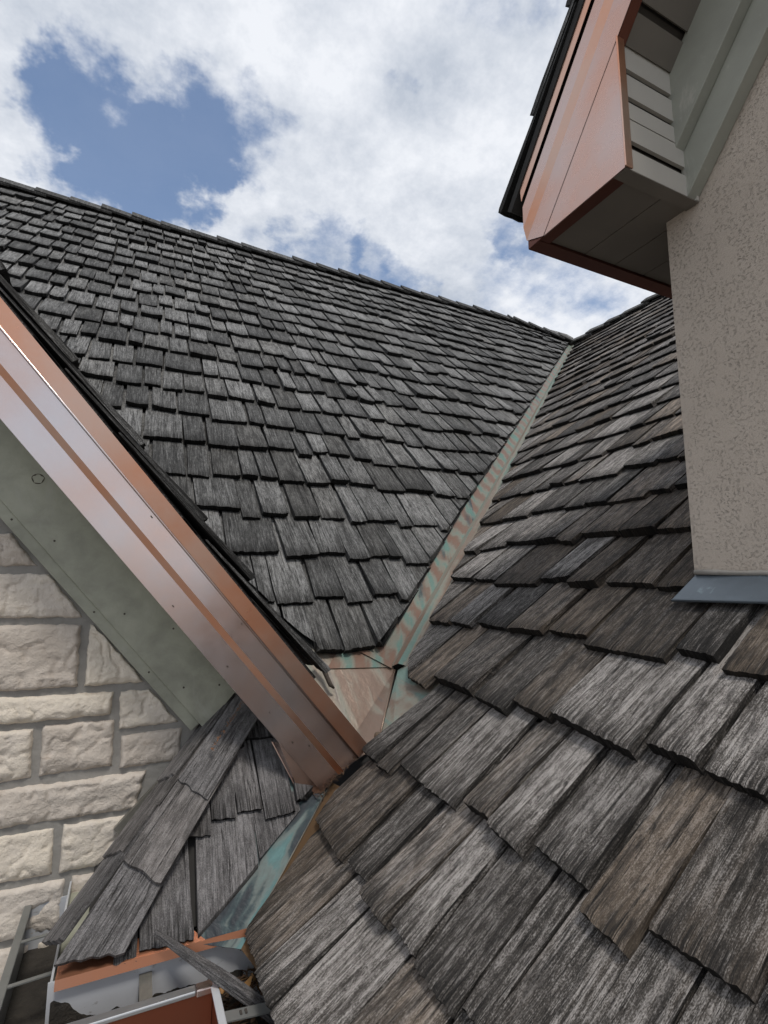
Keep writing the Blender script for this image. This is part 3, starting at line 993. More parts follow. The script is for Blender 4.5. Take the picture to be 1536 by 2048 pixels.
# lapped end of the valley sheet
p = MB()
le = [A_at(fold(0).x - 0.115, fold(0).y + 0.05, -0.0225), A_at(fold(0).x - 0.016, fold(0).y - 0.004, -0.0225), A_at(fold(0).x - 0.008, fold(0).y + 0.012, -0.0225), A_at(fold(0).x - 0.115, fold(0).y + 0.07, -0.0225)]
p.prism(le, nA * 0.002)
build('lap_edge', p, 'patina_valley', pan)

# ------------------------------------------------------------------ stone gable with its rake
YR = 1.385                     # face of the copper rake
YW = 1.60                      # mortar face
RK = V3((cC, 0, -sC))          # down the rake
RN = V3((sC, 0, cC))           # out of the rake (up to the right)
def rake_pt(s, off, y):
    """s along the rake downwards, off square to it"""
    q = RK * s + RN * off
    return V3((q.x, y, q.z))
gable = thing('gable_wall', 'cream rock-faced stone gable wall with green painted rake boards', 'wall', (-0.2, 1.6, -0.75))
m = MB()
m.prism([(-3.2, YW + 0.30, -6.5), (-3.2, YW + 0.30, 1.75), rake_pt(-2.3, 0.02, YW + 0.30), rake_pt(0.62, 0.02, YW + 0.30), (0.44, YW + 0.30, -6.5)], (0, -0.30, 0))
build('mortar_bed', m, 'mortar', gable)

def stone(poly, depth, seed):
    """rock-faced block on a grid: outline (x, z): top-left, top-right, bottom-right, bottom-left"""
    rg = random.Random(seed)
    m = MB()
    col = (rg.random(), rg.random(), rg.random())
    tl, tr, br, bl = [V3((q[0], 0, q[1])) for q in poly]
    wd = max((tr - tl).length, (br - bl).length)
    ht = max((tl - bl).length, (tr - br).length)
    cell = 0.0052 if poly[1][0] > -0.4 and poly[0][1] > -0.94 else 0.014
    nu, nv = max(6, int(wd / cell)), max(5, int(ht / cell))
    off = V3((rg.uniform(0, 50), rg.uniform(0, 50), rg.uniform(0, 50)))
    def fr(x, z, s, o=4):
        return mnoise.fractal(V3((x * s, 0, z * s)) + off, 0.9, 2.1, o)
    tilt_x, tilt_z = rg.uniform(-0.03, 0.03), rg.uniform(-0.05, 0.03)
    G = []
    for j in range(nv + 1):
        v = j / nv
        row = []
        for i in range(nu + 1):
            u = i / nu
            top, bot = tl.lerp(tr, u), bl.lerp(br, u)
            q = bot.lerp(top, v)
            lx, lz = wd * min(u, 1 - u), ht * min(v, 1 - v)
            edge = min(lx, lz)
            q = q + V3((fr(q.x, q.z, 38, 3), 0, fr(q.x + 5, q.z, 38, 3))) * 0.0036
            k = min(1.0, edge / (0.0045 + 0.003 * (fr(q.x, q.z, 30, 2) + 0.6)))
            k = max(0.0, k) ** 0.55
            low = ht * v
            d = depth
            t = fr(q.x, q.z * 1.5, 10, 3)
            d += 0.0034 * t
            stp = fr(q.x * 0.8 + 3, q.z * 1.9, 9, 3)
            d += 0.0042 * (math.floor(stp * 3.0) / 3.0)
            d += 0.0009 * fr(q.x + 8, q.z, 60, 3)
            lim = 0.020 + 0.012 * fr(q.x, 0.0, 24, 3)
            if low < lim:
                d -= 0.006 * (1 - low / lim) + 0.003 * fr(q.x, q.z, 70, 2) 
            rg2 = abs(fr(q.x * 1.2 + 11, q.z + 4, 14, 2))
            d -= 0.0060 * max(0.0, 0.10 - rg2) / 0.10
            d += tilt_x * (u - 0.5) * wd + tilt_z * (v - 0.5) * ht
            row.append(V3((q.x, YW - 0.001 - max(0.002, d) * k, q.z)))
        G.append(row)
    for j in range(nv):
        for i in range(nu):
            m.face([G[j][i], G[j][i + 1], G[j + 1][i + 1], G[j + 1][i]], None, col)
    ring = [G[0][i] for i in range(nu + 1)] + [G[j][nu] for j in range(1, nv + 1)] + [G[nv][i] for i in range(nu - 1, -1, -1)] + [G[j][0] for j in range(nv - 1, 0, -1)]
    bk = [V3((q.x, YW + 0.006, q.z)) for q in ring]
    for i in range(len(ring)):
        j = (i + 1) % len(ring)
        m.face([ring[j], ring[i], bk[i], bk[j]], None, col)
    return m

STONES = [
 [(-0.46, 0.13), (-0.273, 0.131), (-0.211, 0.052), (-0.46, 0.049)],
 [(-0.40, 0.033), (-0.186, 0.031), (-0.102, -0.079), (-0.40, -0.077)],
 [(-0.285, -0.094), (-0.105, -0.098), (-0.104, -0.252), (-0.285, -0.252)],
 [(-0.084, -0.098), (-0.076, -0.099), (0.054, -0.252), (-0.088, -0.254)],
 [(-0.46, -0.266), (-0.020, -0.270), (-0.022, -0.328), (-0.46, -0.332)],
 [(-0.003, -0.274), (0.066, -0.272), (0.143, -0.362), (-0.001, -0.369)],
 [(-0.34, -0.346), (-0.190, -0.344), (-0.188, -0.460), (-0.34, -0.463)],
 [(-0.172, -0.342), (-0.014, -0.341), (-0.011, -0.454), (-0.170, -0.458)],
 [(0.006, -0.384), (0.155, -0.380), (0.150, -0.463), (0.006, -0.464)],
 [(-0.41, -0.479), (0.070, -0.478), (0.050, -0.567), (-0.41, -0.564)],
 [(-0.37, -0.583), (-0.128, -0.584), (-0.127, -0.688), (-0.37, -0.686)],
 [(-0.110, -0.580), (0.05, -0.581), (0.05, -0.688), (-0.110, -0.688)],
 [(-0.44, -0.704), (-0.10, -0.703), (-0.10, -0.812), (-0.44, -0.812)],
 [(-0.085, -0.703), (0.12, -0.703), (0.12, -0.80), (-0.085, -0.80)],
 [(-0.36, -0.828), (-0.16, -0.828), (-0.16, -0.93), (-0.36, -0.93)],
 [(-0.145, -0.828), (0.10, -0.828), (0.10, -0.93), (-0.145, -0.93)],
 [(-0.62, 0.13), (-0.475, 0.13), (-0.475, 0.049), (-0.62, 0.049)],
 [(-0.60, 0.033), (-0.417, 0.033), (-0.417, -0.077), (-0.60, -0.077)],
 [(-0.56, -0.094), (-0.302, -0.094), (-0.302, -0.252), (-0.56, -0.252)],
 [(-0.66, -0.266), (-0.477, -0.266), (-0.477, -0.332), (-0.66, -0.332)],
 [(-0.58, -0.346), (-0.357, -0.346), (-0.357, -0.463), (-0.58, -0.463)],
 [(-0.62, -0.479), (-0.427, -0.479), (-0.427, -0.564), (-0.62, -0.564)],
 [(-0.64, -0.583), (-0.387, -0.583), (-0.387, -0.686), (-0.64, -0.686)],
 [(-0.60, -0.704), (-0.457, -0.704), (-0.457, -0.812), (-0.60, -0.812)],
 [(-0.60, -0.828), (-0.377, -0.828), (-0.377, -0.93), (-0.60, -0.93)],
 [(-0.50, 0.260), (-0.388, 0.258), (-0.300, 0.150), (-0.50, 0.150)]]
rgw = random.Random(31)
for z1, z0, x_r in ((0.13, 0.049, -0.637), (0.033, -0.077, -0.617), (-0.094, -0.252, -0.577), (-0.266, -0.332, -0.677), (-0.346, -0.463, -0.597),
                    (-0.479, -0.564, -0.637), (-0.583, -0.686, -0.657), (-0.704, -0.812, -0.617), (-0.828, -0.93, -0.617), (0.258, 0.150, -0.517), (0.385, 0.275, -0.52), (0.50, 0.402, -0.62), (0.64, 0.517, -0.74)):
    x = x_r
    while x > -1.7:
        w = rgw.uniform(0.15, 0.34)
        STONES.append([(x - w, z1), (x, z1), (x, z0), (x - w, z0)])
        x -= w + 0.017
for row in range(4):
    z1 = -0.946 - 0.115 * row
    x = 0.40 - 0.05 * row
    while x > -1.7:
        w = rgw.uniform(0.15, 0.34)
        STONES.append([(x - w, z1), (x, z1), (x, z1 - 0.1), (x - w, z1 - 0.1)])
        x -= w + 0.017
for i, q in enumerate(STONES):
    build('stone', stone(q, 0.009 + 0.005 * ((i * 7) % 5) / 4, 100 + i), 'stone', gable, smooth=True)

# two green boards up the rake, against the wall
def rake_board(o0, o1, y0, y1, s0, s1, foot):
    """board between offsets o0<o1, its foot cut square to plane D's hip"""
    m = MB()
    poly = [rake_pt(s0, o0, y1), rake_pt(s1, o0, y1), rake_pt(s1 + foot, o1, y1), rake_pt(s0, o1, y1)]
    m.prism(poly, (0, y0 - y1, 0))
    return m
b1 = build('rake_board', rake_board(-0.089, 0.034, 1.556, 1.59, -2.25, 0.425, -0.02), 'green', gable, bevel=0.002)
b2 = build('rake_board', rake_board(-0.116, -0.0885, 1.566, 1.592, -2.25, 0.405, 0.0), 'green', gable, bevel=0.002)
# knot showing through the paint
kn = MB()
kc = V3((-0.222, 1.5555, 0.268))
for r0_, r1_ in ((0.0125, 0.0139),):
    ring0, ring1 = [], []
    for i in range(20):
        t = 2 * math.pi * i / 20
        w_ = 1 + 0.06 * math.sin(3 * t)
        r0_ = 0.0118 + 0.0012 * math.sin(5 * t) + 0.0006 * math.sin(11 * t)
        ring0.append(kc + V3((math.cos(t) * r0_ * w_, -0.0004, math.sin(t) * r0_ * 0.95)))
        ring1.append(kc + V3((math.cos(t) * r1_ * w_, -0.0004, math.sin(t) * r1_ * 0.95)))
    for i in range(20):
        j = (i + 1) % 20
        kn.face([ring0[i], ring1[i], ring1[j], ring0[j]])
build('knot', kn, 'bark', b1)
for bb, pts_ in ((b1, ((0.05, -0.05), (0.30, -0.06), (0.36, 0.01), (-0.20, -0.06), (0.16, 0.015))), (b2, ((0.0, -0.10), (0.21, -0.098), (-0.3, -0.10)))):
    for s_, o_ in pts_:
        nm_ = MB()
        c = rake_pt(s_, o_, 1.5556 if bb is b1 else 1.5656)
        nm_.tube([c + V3((0, 0.002, 0)), c + V3((0, -0.0006, 0))], [0.0028, 0.0026], 8)
        build('nail_head', nm_, 'bark', bb)

# copper rake trim (folded sheet, upper band proud of the lower one)
rake = thing('rake_fascia', 'wide copper rake fascia running down the stone gable to the shake roof', 'fascia', (0.1, 1.385, -0.1))
S0 = -2.3
def B_z(x):
    return (-HB - nB.x * x) / nB.z
def foot_s(off, lift=0.004):
    """where a rake line at this offset meets the roof underfoot"""
    lo, hi = 0.0, 1.2
    for _ in range(40):
        mid = (lo + hi) / 2
        q = rake_pt(mid, off, YR)
        if q.z > B_z(q.x) + lift:
            lo = mid
        else:
            hi = mid
    return lo
PROFILE = [('soffit_lip', 0.024, YR + 0.030, 0.026, YR + 0.0005, 'copper'),
           ('lower_face', 0.026, YR + 0.0005, 0.084, YR + 0.000, 'copper'),
           ('bevel', 0.084, YR + 0.000, 0.099, YR - 0.010, 'copper_bright'),
           ('upper_face', 0.099, YR - 0.010, 0.1445, YR - 0.010, 'copper'),
           ('seam_shadow', 0.1445, YR - 0.010, 0.1475, YR - 0.0035, 'copper_shaded'),
           ('drip_edge', 0.1475, YR - 0.0135, 0.188, YR - 0.020, 'copper_bright'),
           ('drip_return', 0.188, YR - 0.020, 0.192, YR + 0.06, 'copper_bright')]
def rake_strip(o0, y0, o1, y1):
    m = MB()
    e0, e1 = foot_s(o0), foot_s(o1)
    n = 14
    th = V3((0, 0.0015, 0))
    for i in range(n):
        a0, a1 = S0 + (e0 - S0) * i / n, S0 + (e0 - S0) * (i + 1) / n
        b0, b1 = S0 + (e1 - S0) * i / n, S0 + (e1 - S0) * (i + 1) / n
        q = [rake_pt(a0, o0, y0), rake_pt(a1, o0, y0), rake_pt(b1, o1, y1), rake_pt(b0, o1, y1)]
        m.face(q)
        m.face([p + th for p in reversed(q)])
    return m
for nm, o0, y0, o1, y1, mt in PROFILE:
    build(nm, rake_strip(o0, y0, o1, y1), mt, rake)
# rolled bead at the drip edge hem
bd = MB()
bd.tube([rake_pt(S0, 0.1478, YR - 0.0135), rake_pt(0.1, 0.1478, YR - 0.0135), rake_pt(foot_s(0.1478), 0.1478, YR - 0.0135)], [0.0026] * 3, 8)
build('hem_bead', bd, 'copper', rake, smooth=True)
# solid core behind the sheet
co = MB()
s_in = foot_s(0.03) - 0.01
co.prism([rake_pt(S0, 0.0262, YR + 0.06), rake_pt(foot_s(0.0262) - 0.004, 0.0262, YR + 0.06), rake_pt(foot_s(0.186) - 0.004, 0.186, YR + 0.06), rake_pt(S0, 0.186, YR + 0.06)], (0, -0.056, 0))
build('backing_board', co, 'frame_dark', rake)
# boxed soffit between the fascia and the wall, its foot showing as a copper flange
so = MB()
so.prism([rake_pt(S0, 0.036, YR + 0.17), rake_pt(0.52, 0.036, YR + 0.17), rake_pt(0.52, 0.05, YR + 0.17), rake_pt(S0, 0.05, YR + 0.17)], (0, -0.11, 0))
build('soffit_board', so, 'green', rake)
fl = MB()
f0, f1 = rake_pt(0.535, 0.0255, YR + 0.004), rake_pt(foot_s(0.0255), 0.0255, YR + 0.004)
fq = [f0, f1, f1 + V3((-0.046, 0.012, -0.016)), f0 + V3((-0.010, 0.028, -0.004))]
fl.face(fq)
fl.face([p + V3((0, 0.001, -0.001)) for p in reversed(fq)])
fl.tube([fq[3], fq[2]], [0.0022, 0.0022], 6)
build('foot_flange', fl, 'copper', rake)
nl = MB()
rg = random.Random(3)
for s_, o_ in ((0.46, 0.055), (0.56, 0.050), (0.60, 0.075), (0.30, 0.05), (0.10, 0.045), (0.62, 0.135), (0.50, 0.138), (-0.1, 0.137), (0.24, 0.139)):
    c = rake_pt(s_, o_, YR - (0.0105 if o_ > 0.09 else 0.0005))
    a, b = RK * rg.uniform(0.001, 0.004), RN * 0.0014
    nl.face([c - a - b + V3((0, -0.0006, 0)), c + a - b + V3((0, -0.0006, 0)), c + a + b + V3((0, -0.0006, 0)), c - a + b + V3((0, -0.0006, 0))])
build('nail_head', nl, 'bark', rake)

# the gable's own roof, seen edge-on behind the rake
rng = random.Random(41)
roofC = thing('roof_slope', 'narrow gable roof edge of dark stacked shakes lying on the copper rake', 'roof', (0.3, 1.5, 0.0))
d = MB()
d.prism([PC.p(YR + 0.01, 0.0, -0.040), PC.p(1.66, 0.02, -0.040), PC.p(3.0, 2.7, -0.040), PC.p(YR + 0.01, 2.7, -0.040)], PC.n * 0.012)
build('roof_deck', d, 'deck', roofC)
STARTS = [0.0, 0.31, 0.50, 0.74, 0.98, 1.22, 1.46, 1.70, 1.94, 2.18, 2.42]
for k, t in enumerate(STARTS):
    y_end = 1.60 + 0.05 * k
    a = YR - rng.uniform(0.012, 0.020)
    first = True
    while a < y_end:
        w = rng.uniform(0.09, 0.16)
        m = shingle(PC, a, a + w - 0.006, t + rng.uniform(-0.01, 0.01), t + rng.uniform(-0.01, 0.01), 0.235,
                    rng.uniform(0.013, 0.018), rng, nc=6, length=2.0, jag=0.003, base=-0.026, lift=0.002, cup=0.002)
        build('shingle', m, 'shake_grey', roofC)
        a += w
# split under-course strips along the rake
for k in range(11):
    t = 0.0 + 0.24 * k + rng.uniform(0.0, 0.03)
    m = MB()
    m.box(PC.p(YR - 0.010, t, -0.034), PC.w * rng.uniform(0.25, 0.33), PC.u * 0.10, PC.n * 0.0095 * -1 + PC.w * 0, (rng.random() * 0.5, 0.3, 0.5))
    build('starter_strip', m, 'shake_grey', roofC)

# ------------------------------------------------------------------ small hipped return roof below the gable
rng = random.Random(77)
ret = thing('roof_slope', 'small hipped shake roof over the gutter, below the stone gable', 'roof', (0.1, 1.3, -0.66))
d = MB()
d.prism([PD.p(-0.045, 0.04, -0.045), PD.p(0.22, 0.04, -0.045), PD.p(0.62, 0.44, -0.045), PD.p(0.62, 0.565, -0.045), PD.p(0.31, 0.565, -0.045)], PD.n * 0.015)
build('roof_deck', d, 'deck', ret)
d = MB()
d.prism([PE.p(-1.6, 0.04, -0.045), PE.p(-1.26, 0.04, -0.045), PE.p(-1.6, 0.50, -0.045)], PE.n * 0.015)
build('side_deck', d, 'deck', ret)
lv0, lv1 = V3((0.155, 1.203, 0)), V3((0.428, 1.370, 0))
cutD = (lv0, V3(((lv1 - lv0).y, -(lv1 - lv0).x, 0)).normalized())
hipp = V3((-0.085, 1.20, 0))
cutH = (hipp, V3((-1, 1, 0)).normalized())
D_CELLS = [(-0.045, 0.012, 0.07, 0.05), (0.016, 0.056, 0.004, 0.002), (0.060, 0.158, 0.016, 0.010), (0.166, 0.30, 0.012, 0.012),
           (0.305, 0.42, 0.012, 0.012),
           (0.08, 0.150, 0.20, 0.205), (0.155, 0.203, 0.203, 0.198), (0.207, 0.262, 0.232, 0.226), (0.267, 0.325, 0.240, 0.236), (0.330, 0.405, 0.212, 0.216),
           (0.412, 0.50, 0.24, 0.24), (0.21, 0.30, 0.40, 0.40), (0.305, 0.41, 0.42, 0.42), (0.415, 0.50, 0.41, 0.41)]
for a0, a1, t0, t1 in D_CELLS:
    m = shingle(PD, a0, a1, t0, t1, 0.205, rng.uniform(0.010, 0.014), rng, nc=max(8, int((a1 - a0) / 0.006)), length=1.9 if t0 < 0.3 else 0.75, jag=0.0022, base=-0.030, cup=0.001)
    hit = [pc for pc in (cutD, cutH) if max((p - pc[0]).dot(pc[1]) for p in m.v) > 0]
    if any(min((p - pc[0]).dot(pc[1]) for p in m.v) > -0.01 for pc in hit):
        continue
    if hit:
        m.cut(hit)
    build('shingle', m, 'shake_mid', ret)

# hip boards: pairs lapping up the hip
H0, H1 = V3((-0.110, 1.178, -0.712)), V3((0.300, 1.590, -0.302))
HD = (H1 - H0).normalized()
def hip_board(s0, s1, side, w0, w1, th, rise0, rise1, rng, foot=0.0):
    """flat board with one edge on the hip line; side=+1 lies on the front slope, -1 on the end slope"""
    pl = PD if side > 0 else PE
    across = (HD.cross(pl.n)).normalized()
    if side > 0 and across.x < 0 or side < 0 and across.x > 0:
        across = -across
    nrm = pl.n
    m = MB()
    col = (rng.uniform(0.35, 0.8), rng.random(), 0.0)
    ou, ov = rng.uniform(0, 50), rng.uniform(0, 50)
    nx, ny = 8, 5
    edj = [rng.uniform(-0.0035, 0.0035) for _ in range(nx + 1)]
    G = []
    for j in range(ny + 1):
        f = j / ny
        row = []
        for i in range(nx + 1):
            x = i / nx
            s = s0 + (s1 - s0) * f + (1 - f) * (edj[i] + foot * x)
            w = w0 + (w1 - w0) * f
            h = rise0 + (rise1 - rise0) * f
            row.append(H0 + HD * s + across * (w * x) + nrm * h + V3((0, 0, 0.004)))
        G.append(row)
    T = [[q + nrm * th for q in row] for row in G]
    flip = (T[0][1] - T[0][0]).cross(T[1][0] - T[0][0]).dot(nrm) < 0
    def fc(q, uvq):
        if flip:
            q = list(reversed(q)); uvq = list(reversed(uvq))
        m.face(q, uvq, col)
    def uvp(i, j):
        return (ou + i / nx * w0, ov + j / ny * (s1 - s0))
    for j in range(ny):
        for i in range(nx):
            fc([T[j][i], T[j][i + 1], T[j + 1][i + 1], T[j + 1][i]], [uvp(i, j), uvp(i + 1, j), uvp(i + 1, j + 1), uvp(i, j + 1)])
            fc([G[j][i], G[j + 1][i], G[j + 1][i + 1], G[j][i + 1]], [uvp(i, j), uvp(i, j + 1), uvp(i + 1, j + 1), uvp(i + 1, j)])
    for i in range(nx):
        fc([G[0][i], G[0][i + 1], T[0][i + 1], T[0][i]], [uvp(i, 0), uvp(i + 1, 0), (uvp(i + 1, 0)[0], ov - 0.01), (uvp(i, 0)[0], ov - 0.01)])
    for j in range(ny):
        fc([G[j + 1][0], G[j][0], T[j][0], T[j + 1][0]], [(ou, uvp(0, j + 1)[1]), (ou, uvp(0, j)[1]), (ou + .012, uvp(0, j)[1]), (ou + .012, uvp(0, j + 1)[1])])
        fc([G[j][nx], G[j + 1][nx], T[j + 1][nx], T[j][nx]], [(ou, uvp(0, j)[1]), (ou, uvp(0, j + 1)[1]), (ou + .012, uvp(0, j + 1)[1]), (ou + .012, uvp(0, j)[1])])
    return m
HIPS = [(0.055, 0.36), (0.235, 0.56), (0.420, 0.715)]
for k, (s0, s1) in enumerate(HIPS):
    foot = 0.05 if k == 0 else 0.0
    build('hip_board', hip_board(s0, s1, 1, 0.098 - 0.006 * k, 0.088, 0.012, 0.014 if k else 0.003, 0.002, rng, 0.055 if k == 0 else -0.012), 'shake_mid', ret)
    build('hip_board', hip_board(s0 + (0.03 if k == 0 else 0.012), s1, -1, 0.080, 0.078, 0.012, 0.012, 0.001, rng, 0.0), 'shake_mid', ret)
# wall-side filler strip under the left boards
m = MB()
m.box(V3((0.02, 1.575, -0.62)), V3((0.275, 0, 0.275)), V3((0, 0.018, 0)), V3((-0.018, 0, 0.018)))
build('wall_fillet', m, 'strap', ret)

# lower valley between return roof and the slope underfoot
lval = thing('valley_flashing', 'dark blue-green copper valley flashing draining into the gutter', 'flashing', (0.26, 1.19, -0.71))
def D_at(x, y, h):
    return V3((x, y, -0.70 + (y - 1.2))) + PD.n * h
def lfold(k):
    x = 0.247 + 0.27 * k
    z = B_z(x)
    return V3((x, z + 1.9, z))
nseg = 8
l, r = MB(), MB()
for i in range(nseg):
    k0, k1 = i / nseg, (i + 1) / nseg
    f0, f1 = lfold(k0), lfold(k1)
    g0, g1 = D_at(f0.x - 0.11 + 0.028 * (k0 < 0.001), f0.y + 0.020, -0.003 - 0.013 * min(1, k0 / 0.35)), D_at(f1.x - 0.11, f1.y + 0.020, -0.003 - 0.013 * min(1, k1 / 0.35))
    u0, u1 = D_at(f0.x, f0.y, -0.004 - 0.012 * min(1, k0 / 0.35)), D_at(f1.x, f1.y, -0.004 - 0.012 * min(1, k1 / 0.35))
    l.face([g0, u0, u1, g1], [(0, k0 * .4), (.11, k0 * .4), (.11, k1 * .4), (0, k1 * .4)])
    l.face([p - PD.n * 0.0015 for p in (g0, g1, u1, u0)])
    b0, b1 = B_at(f0.x + 0.012, f0.y - 0.10, -0.026), B_at(f1.x + 0.012, f1.y - 0.10, -0.026)
    if k0 < 0.02:
        pass
    r.face([u0, b0, b1, u1], [(0, k0 * .4), (.1, k0 * .4), (.1, k1 * .4), (0, k1 * .4)])
    r.face([p - PB.n * 0.0015 for p in (u0, u1, b1, b0)])
build('left_flange', l, 'patina_dark', lval)
build('right_flange', r, 'patina_rust', lval)
sm = MB()
sm.tube([lfold(0) + V3((0, 0, 0.0)) - PD.n * 0.013, lfold(0.5) - PD.n * 0.013, lfold(1) - PD.n * 0.013], [0.0016] * 3, 6)
build('fold_seam', sm, 'strap', lval, smooth=True)

# ------------------------------------------------------------------ drip edge and gutter
drip = thing('drip_edge', 'bright orange copper drip edge under the small return roof', 'flashing', (0.1, 1.2, -0.72))
m = MB()
x0, x1 = -0.074, 0.262
q = [V3((x0, 1.240, -0.682)), V3((0.15, 1.240, -0.682)), V3((0.18, 1.204, -0.697)), V3((x0 - 0.003, 1.204, -0.697))]
m.face(list(reversed(q)))
build('top_flange', m, 'copper_orange', drip)
m = MB()
qr = V3((x1, 1.204, -0.697))
q2 = [q[3], qr, qr + V3((0, -0.006, -0.015)), q[3] + V3((0, -0.006, -0.015))]
m.face(list(reversed(q2)))
m.face([p + V3((0, 0.001, 0)) for p in q2])
build('face_flange', m, 'copper_orange', drip)

ZL = -0.745
gut = thing('gutter', 'pale lined copper gutter wrapping the return roof and meeting the shake eave', 'gutter', (0.1, 1.17, -0.80))
YB, YF = 1.212, 1.160       # back and front lip of the front run
XL0, XL1 = -0.172, -0.082   # left run
XR0, XR1 = 0.188, 0.262     # right run (along the eave underfoot)
ZF = -0.842                 # gutter floor
m = MB()
m.aabb((XL1 - 0.006, YB, ZF), (XR1 + 0.05, YB + 0.004, -0.704))
build('back_wall', m, 'gut_in', gut)
m = MB()
rgs = random.Random(12)
xs_ = [XL1 + 0.34 * i / 120 for i in range(121)]
tops = [ZF + 0.066 + 0.045 * math.exp(-((i - 3) / 9.0) ** 2) + 0.010 * mnoise.fractal(V3((x * 34, 3.3, 0)), 0.9, 2.0, 3) for i, x in enumerate(xs_)]
for i in range(120):
    m.face([(xs_[i], YB - 0.0012, ZF), (xs_[i + 1], YB - 0.0012, ZF), (xs_[i + 1], YB - 0.0006, tops[i + 1]), (xs_[i], YB - 0.0006, tops[i])])
    m.face([(xs_[i], YB - 0.020, ZF + 0.006), (xs_[i + 1], YB - 0.020, ZF + 0.006), (xs_[i + 1], YB - 0.0012, ZF + 0.022), (xs_[i], YB - 0.0012, ZF + 0.022)])
build('silt', m, 'gut_floor', gut)
m = MB()
m.aabb((XL0, YF - 0.025, ZF - 0.004), (XR1 + 0.05, YB, ZF))
m.aabb((XL0, YB + 0.0045, ZF - 0.004), (XL1, 1.598, ZF))
m.aabb((XR0, -0.9, ZF - 0.004), (XR1 + 0.05, YF - 0.0255, ZF))
build('floor', m, 'gut_floor', gut)
m = MB()
m.aabb((XL1 - 0.004, YB + 0.005, ZF), (XL1, 1.598, -0.712))
m.aabb((XL0 + 0.002, 1.594, ZF), (XL1 - 0.005, 1.5975, -0.742))
build('side_back_wall', m, 'gut_in', gut)
m = MB()
m.aabb((XL0, YF - 0.018, ZF), (XL0 + 0.003, 1.5935, ZL - 0.002))
build('side_front_wall', m, 'gut_grey', gut)
m = MB()
m.aabb((XL0 - 0.004, YF - 0.018, ZL - 0.002), (XL0 + 0.012, 1.5935, ZL + 0.003))
build('side_lip', m, 'gut_grey', gut, bevel=0.002)
m = MB()
m.aabb((XL0 + 0.0035, YF - 0.0165, ZF), (XR0 - 0.0005, YF - 0.0135, ZL - 0.004))
build('front_wall', m, 'copper_red', gut)
m = MB()
m.prism([(XL0 + 0.013, YF - 0.004, ZL + 0.004), (XL0 + 0.013, YF - 0.020, ZL + 0.001), (XL0 + 0.013, YF - 0.020, ZL - 0.007), (XL0 + 0.013, YF - 0.004, ZL - 0.003)], (XR0 - 0.030 - XL0 - 0.013, 0, 0))
build('front_lip', m, 'gut_lip', gut, bevel=0.002)
m = MB()
m.prism([(XR0 - 0.0295, YF - 0.003, ZL + 0.005), (XR0 - 0.0295, YF - 0.021, ZL + 0.002), (XR0 - 0.0295, YF - 0.021, ZL - 0.010), (XR0 - 0.0295, YF - 0.003, ZL - 0.004)], (0.0295, 0, 0))
build('corner_cap', m, 'copper', gut, bevel=0.002)
m = MB()
m.aabb((XR0 + 0.0005, -0.9, ZF), (XR0 + 0.003, YF - 0.010, ZL - 0.003))
build('eave_front_wall', m, 'copper_red', gut)
m = MB()
m.aabb((XR0 - 0.004, -0.9, ZL - 0.003), (XR0 + 0.010, YF - 0.008, ZL + 0.002))
build('eave_lip', m, 'gut_in', gut, bevel=0.002)
m = MB()
m.aabb((XR1 + 0.046, -0.9, ZF), (XR1 + 0.05, YB, -0.775))
build('eave_back_wall', m, 'gut_grey', gut)
# hanger straps
def hanger(x0, x1, y0, y1, z0, z1, along):
    m = MB()
    if along == 'y':
        m.prism([(x0, y0, z0), (x1, y0, z0), (x1, y1, z1), (x0, y1, z1)], (0, 0, 0.0025))
    else:
        m.prism([(x0, y0, z0), (x1, y0, z1), (x1, y1, z1), (x0, y1, z0)], (0, 0, 0.0025))
    return m
h = build('hanger', hanger(0.062, 0.084, YF - 0.012, YB - 0.002, ZL - 0.002, -0.732, 'y'), 'strap', gut)
m = MB()
m.aabb((0.063, YB - 0.0028, -0.80), (0.083, YB - 0.0004, -0.7325))
build('strap_leg', m, 'strap', h)
m = MB()
for zz in (-0.745, -0.778):
    m.tube([(0.073, YB - 0.0029, zz), (0.073, YB - 0.006, zz)], [0.0042, 0.0030], 8)
build('bolt', m, 'bark', h)
h = build('hanger', hanger(XR0 + 0.004, XR1 + 0.02, 1.045, 1.070, ZL - 0.001, ZL - 0.010, 'x'), 'gut_grey', gut)
m = MB()
for xx in (0.222, 0.231):
    m.aabb((xx, 1.053, ZL - 0.0025), (xx + 0.004, 1.062, ZL + 0.0005))
build('slot', m, 'groove', h)
for yy in (1.30, 1.44):
    build('hanger', hanger(XL0 + 0.004, XL1 - 0.004, yy, yy + 0.009, ZL - 0.001, ZL + 0.004, 'x'), 'gut_grey', gut)

# sub-fascia box that carries the return, and the house wall below the eave
m = MB()
m.aabb((XL1 + 0.0005, YB + 0.0045, -0.96), (0.44, 1.599, -0.735))
build('eave_box', m, 'green', ret)
m = MB()
m.aabb((0.46, -3.9, -6.5), (0.66, 1.598, -0.86))
build('side_wall', m, 'mortar', gable)

# ------------------------------------------------------------------ stucco dormer on the right
XS, YC, ZS = 1.166, 0.795, 0.90
XF = 0.915
dor = thing('dormer', 'stucco dormer with a copper-trimmed overhanging gable, top right', 'dormer', (1.17, 0.5, 0.0))
m = MB()
m.prism([(XS, YC, -0.35), (XS, YC, ZS - 0.02), (XS, YC, ZS + 0.05), (XS, 0.0, 2.1), (XS, -2.2, 2.1), (XS, -2.2, -0.35)], (3.2, 0, 0))
m.f = m.f[:]
w_ = build('stucco_wall', m, 'stucco', dor)
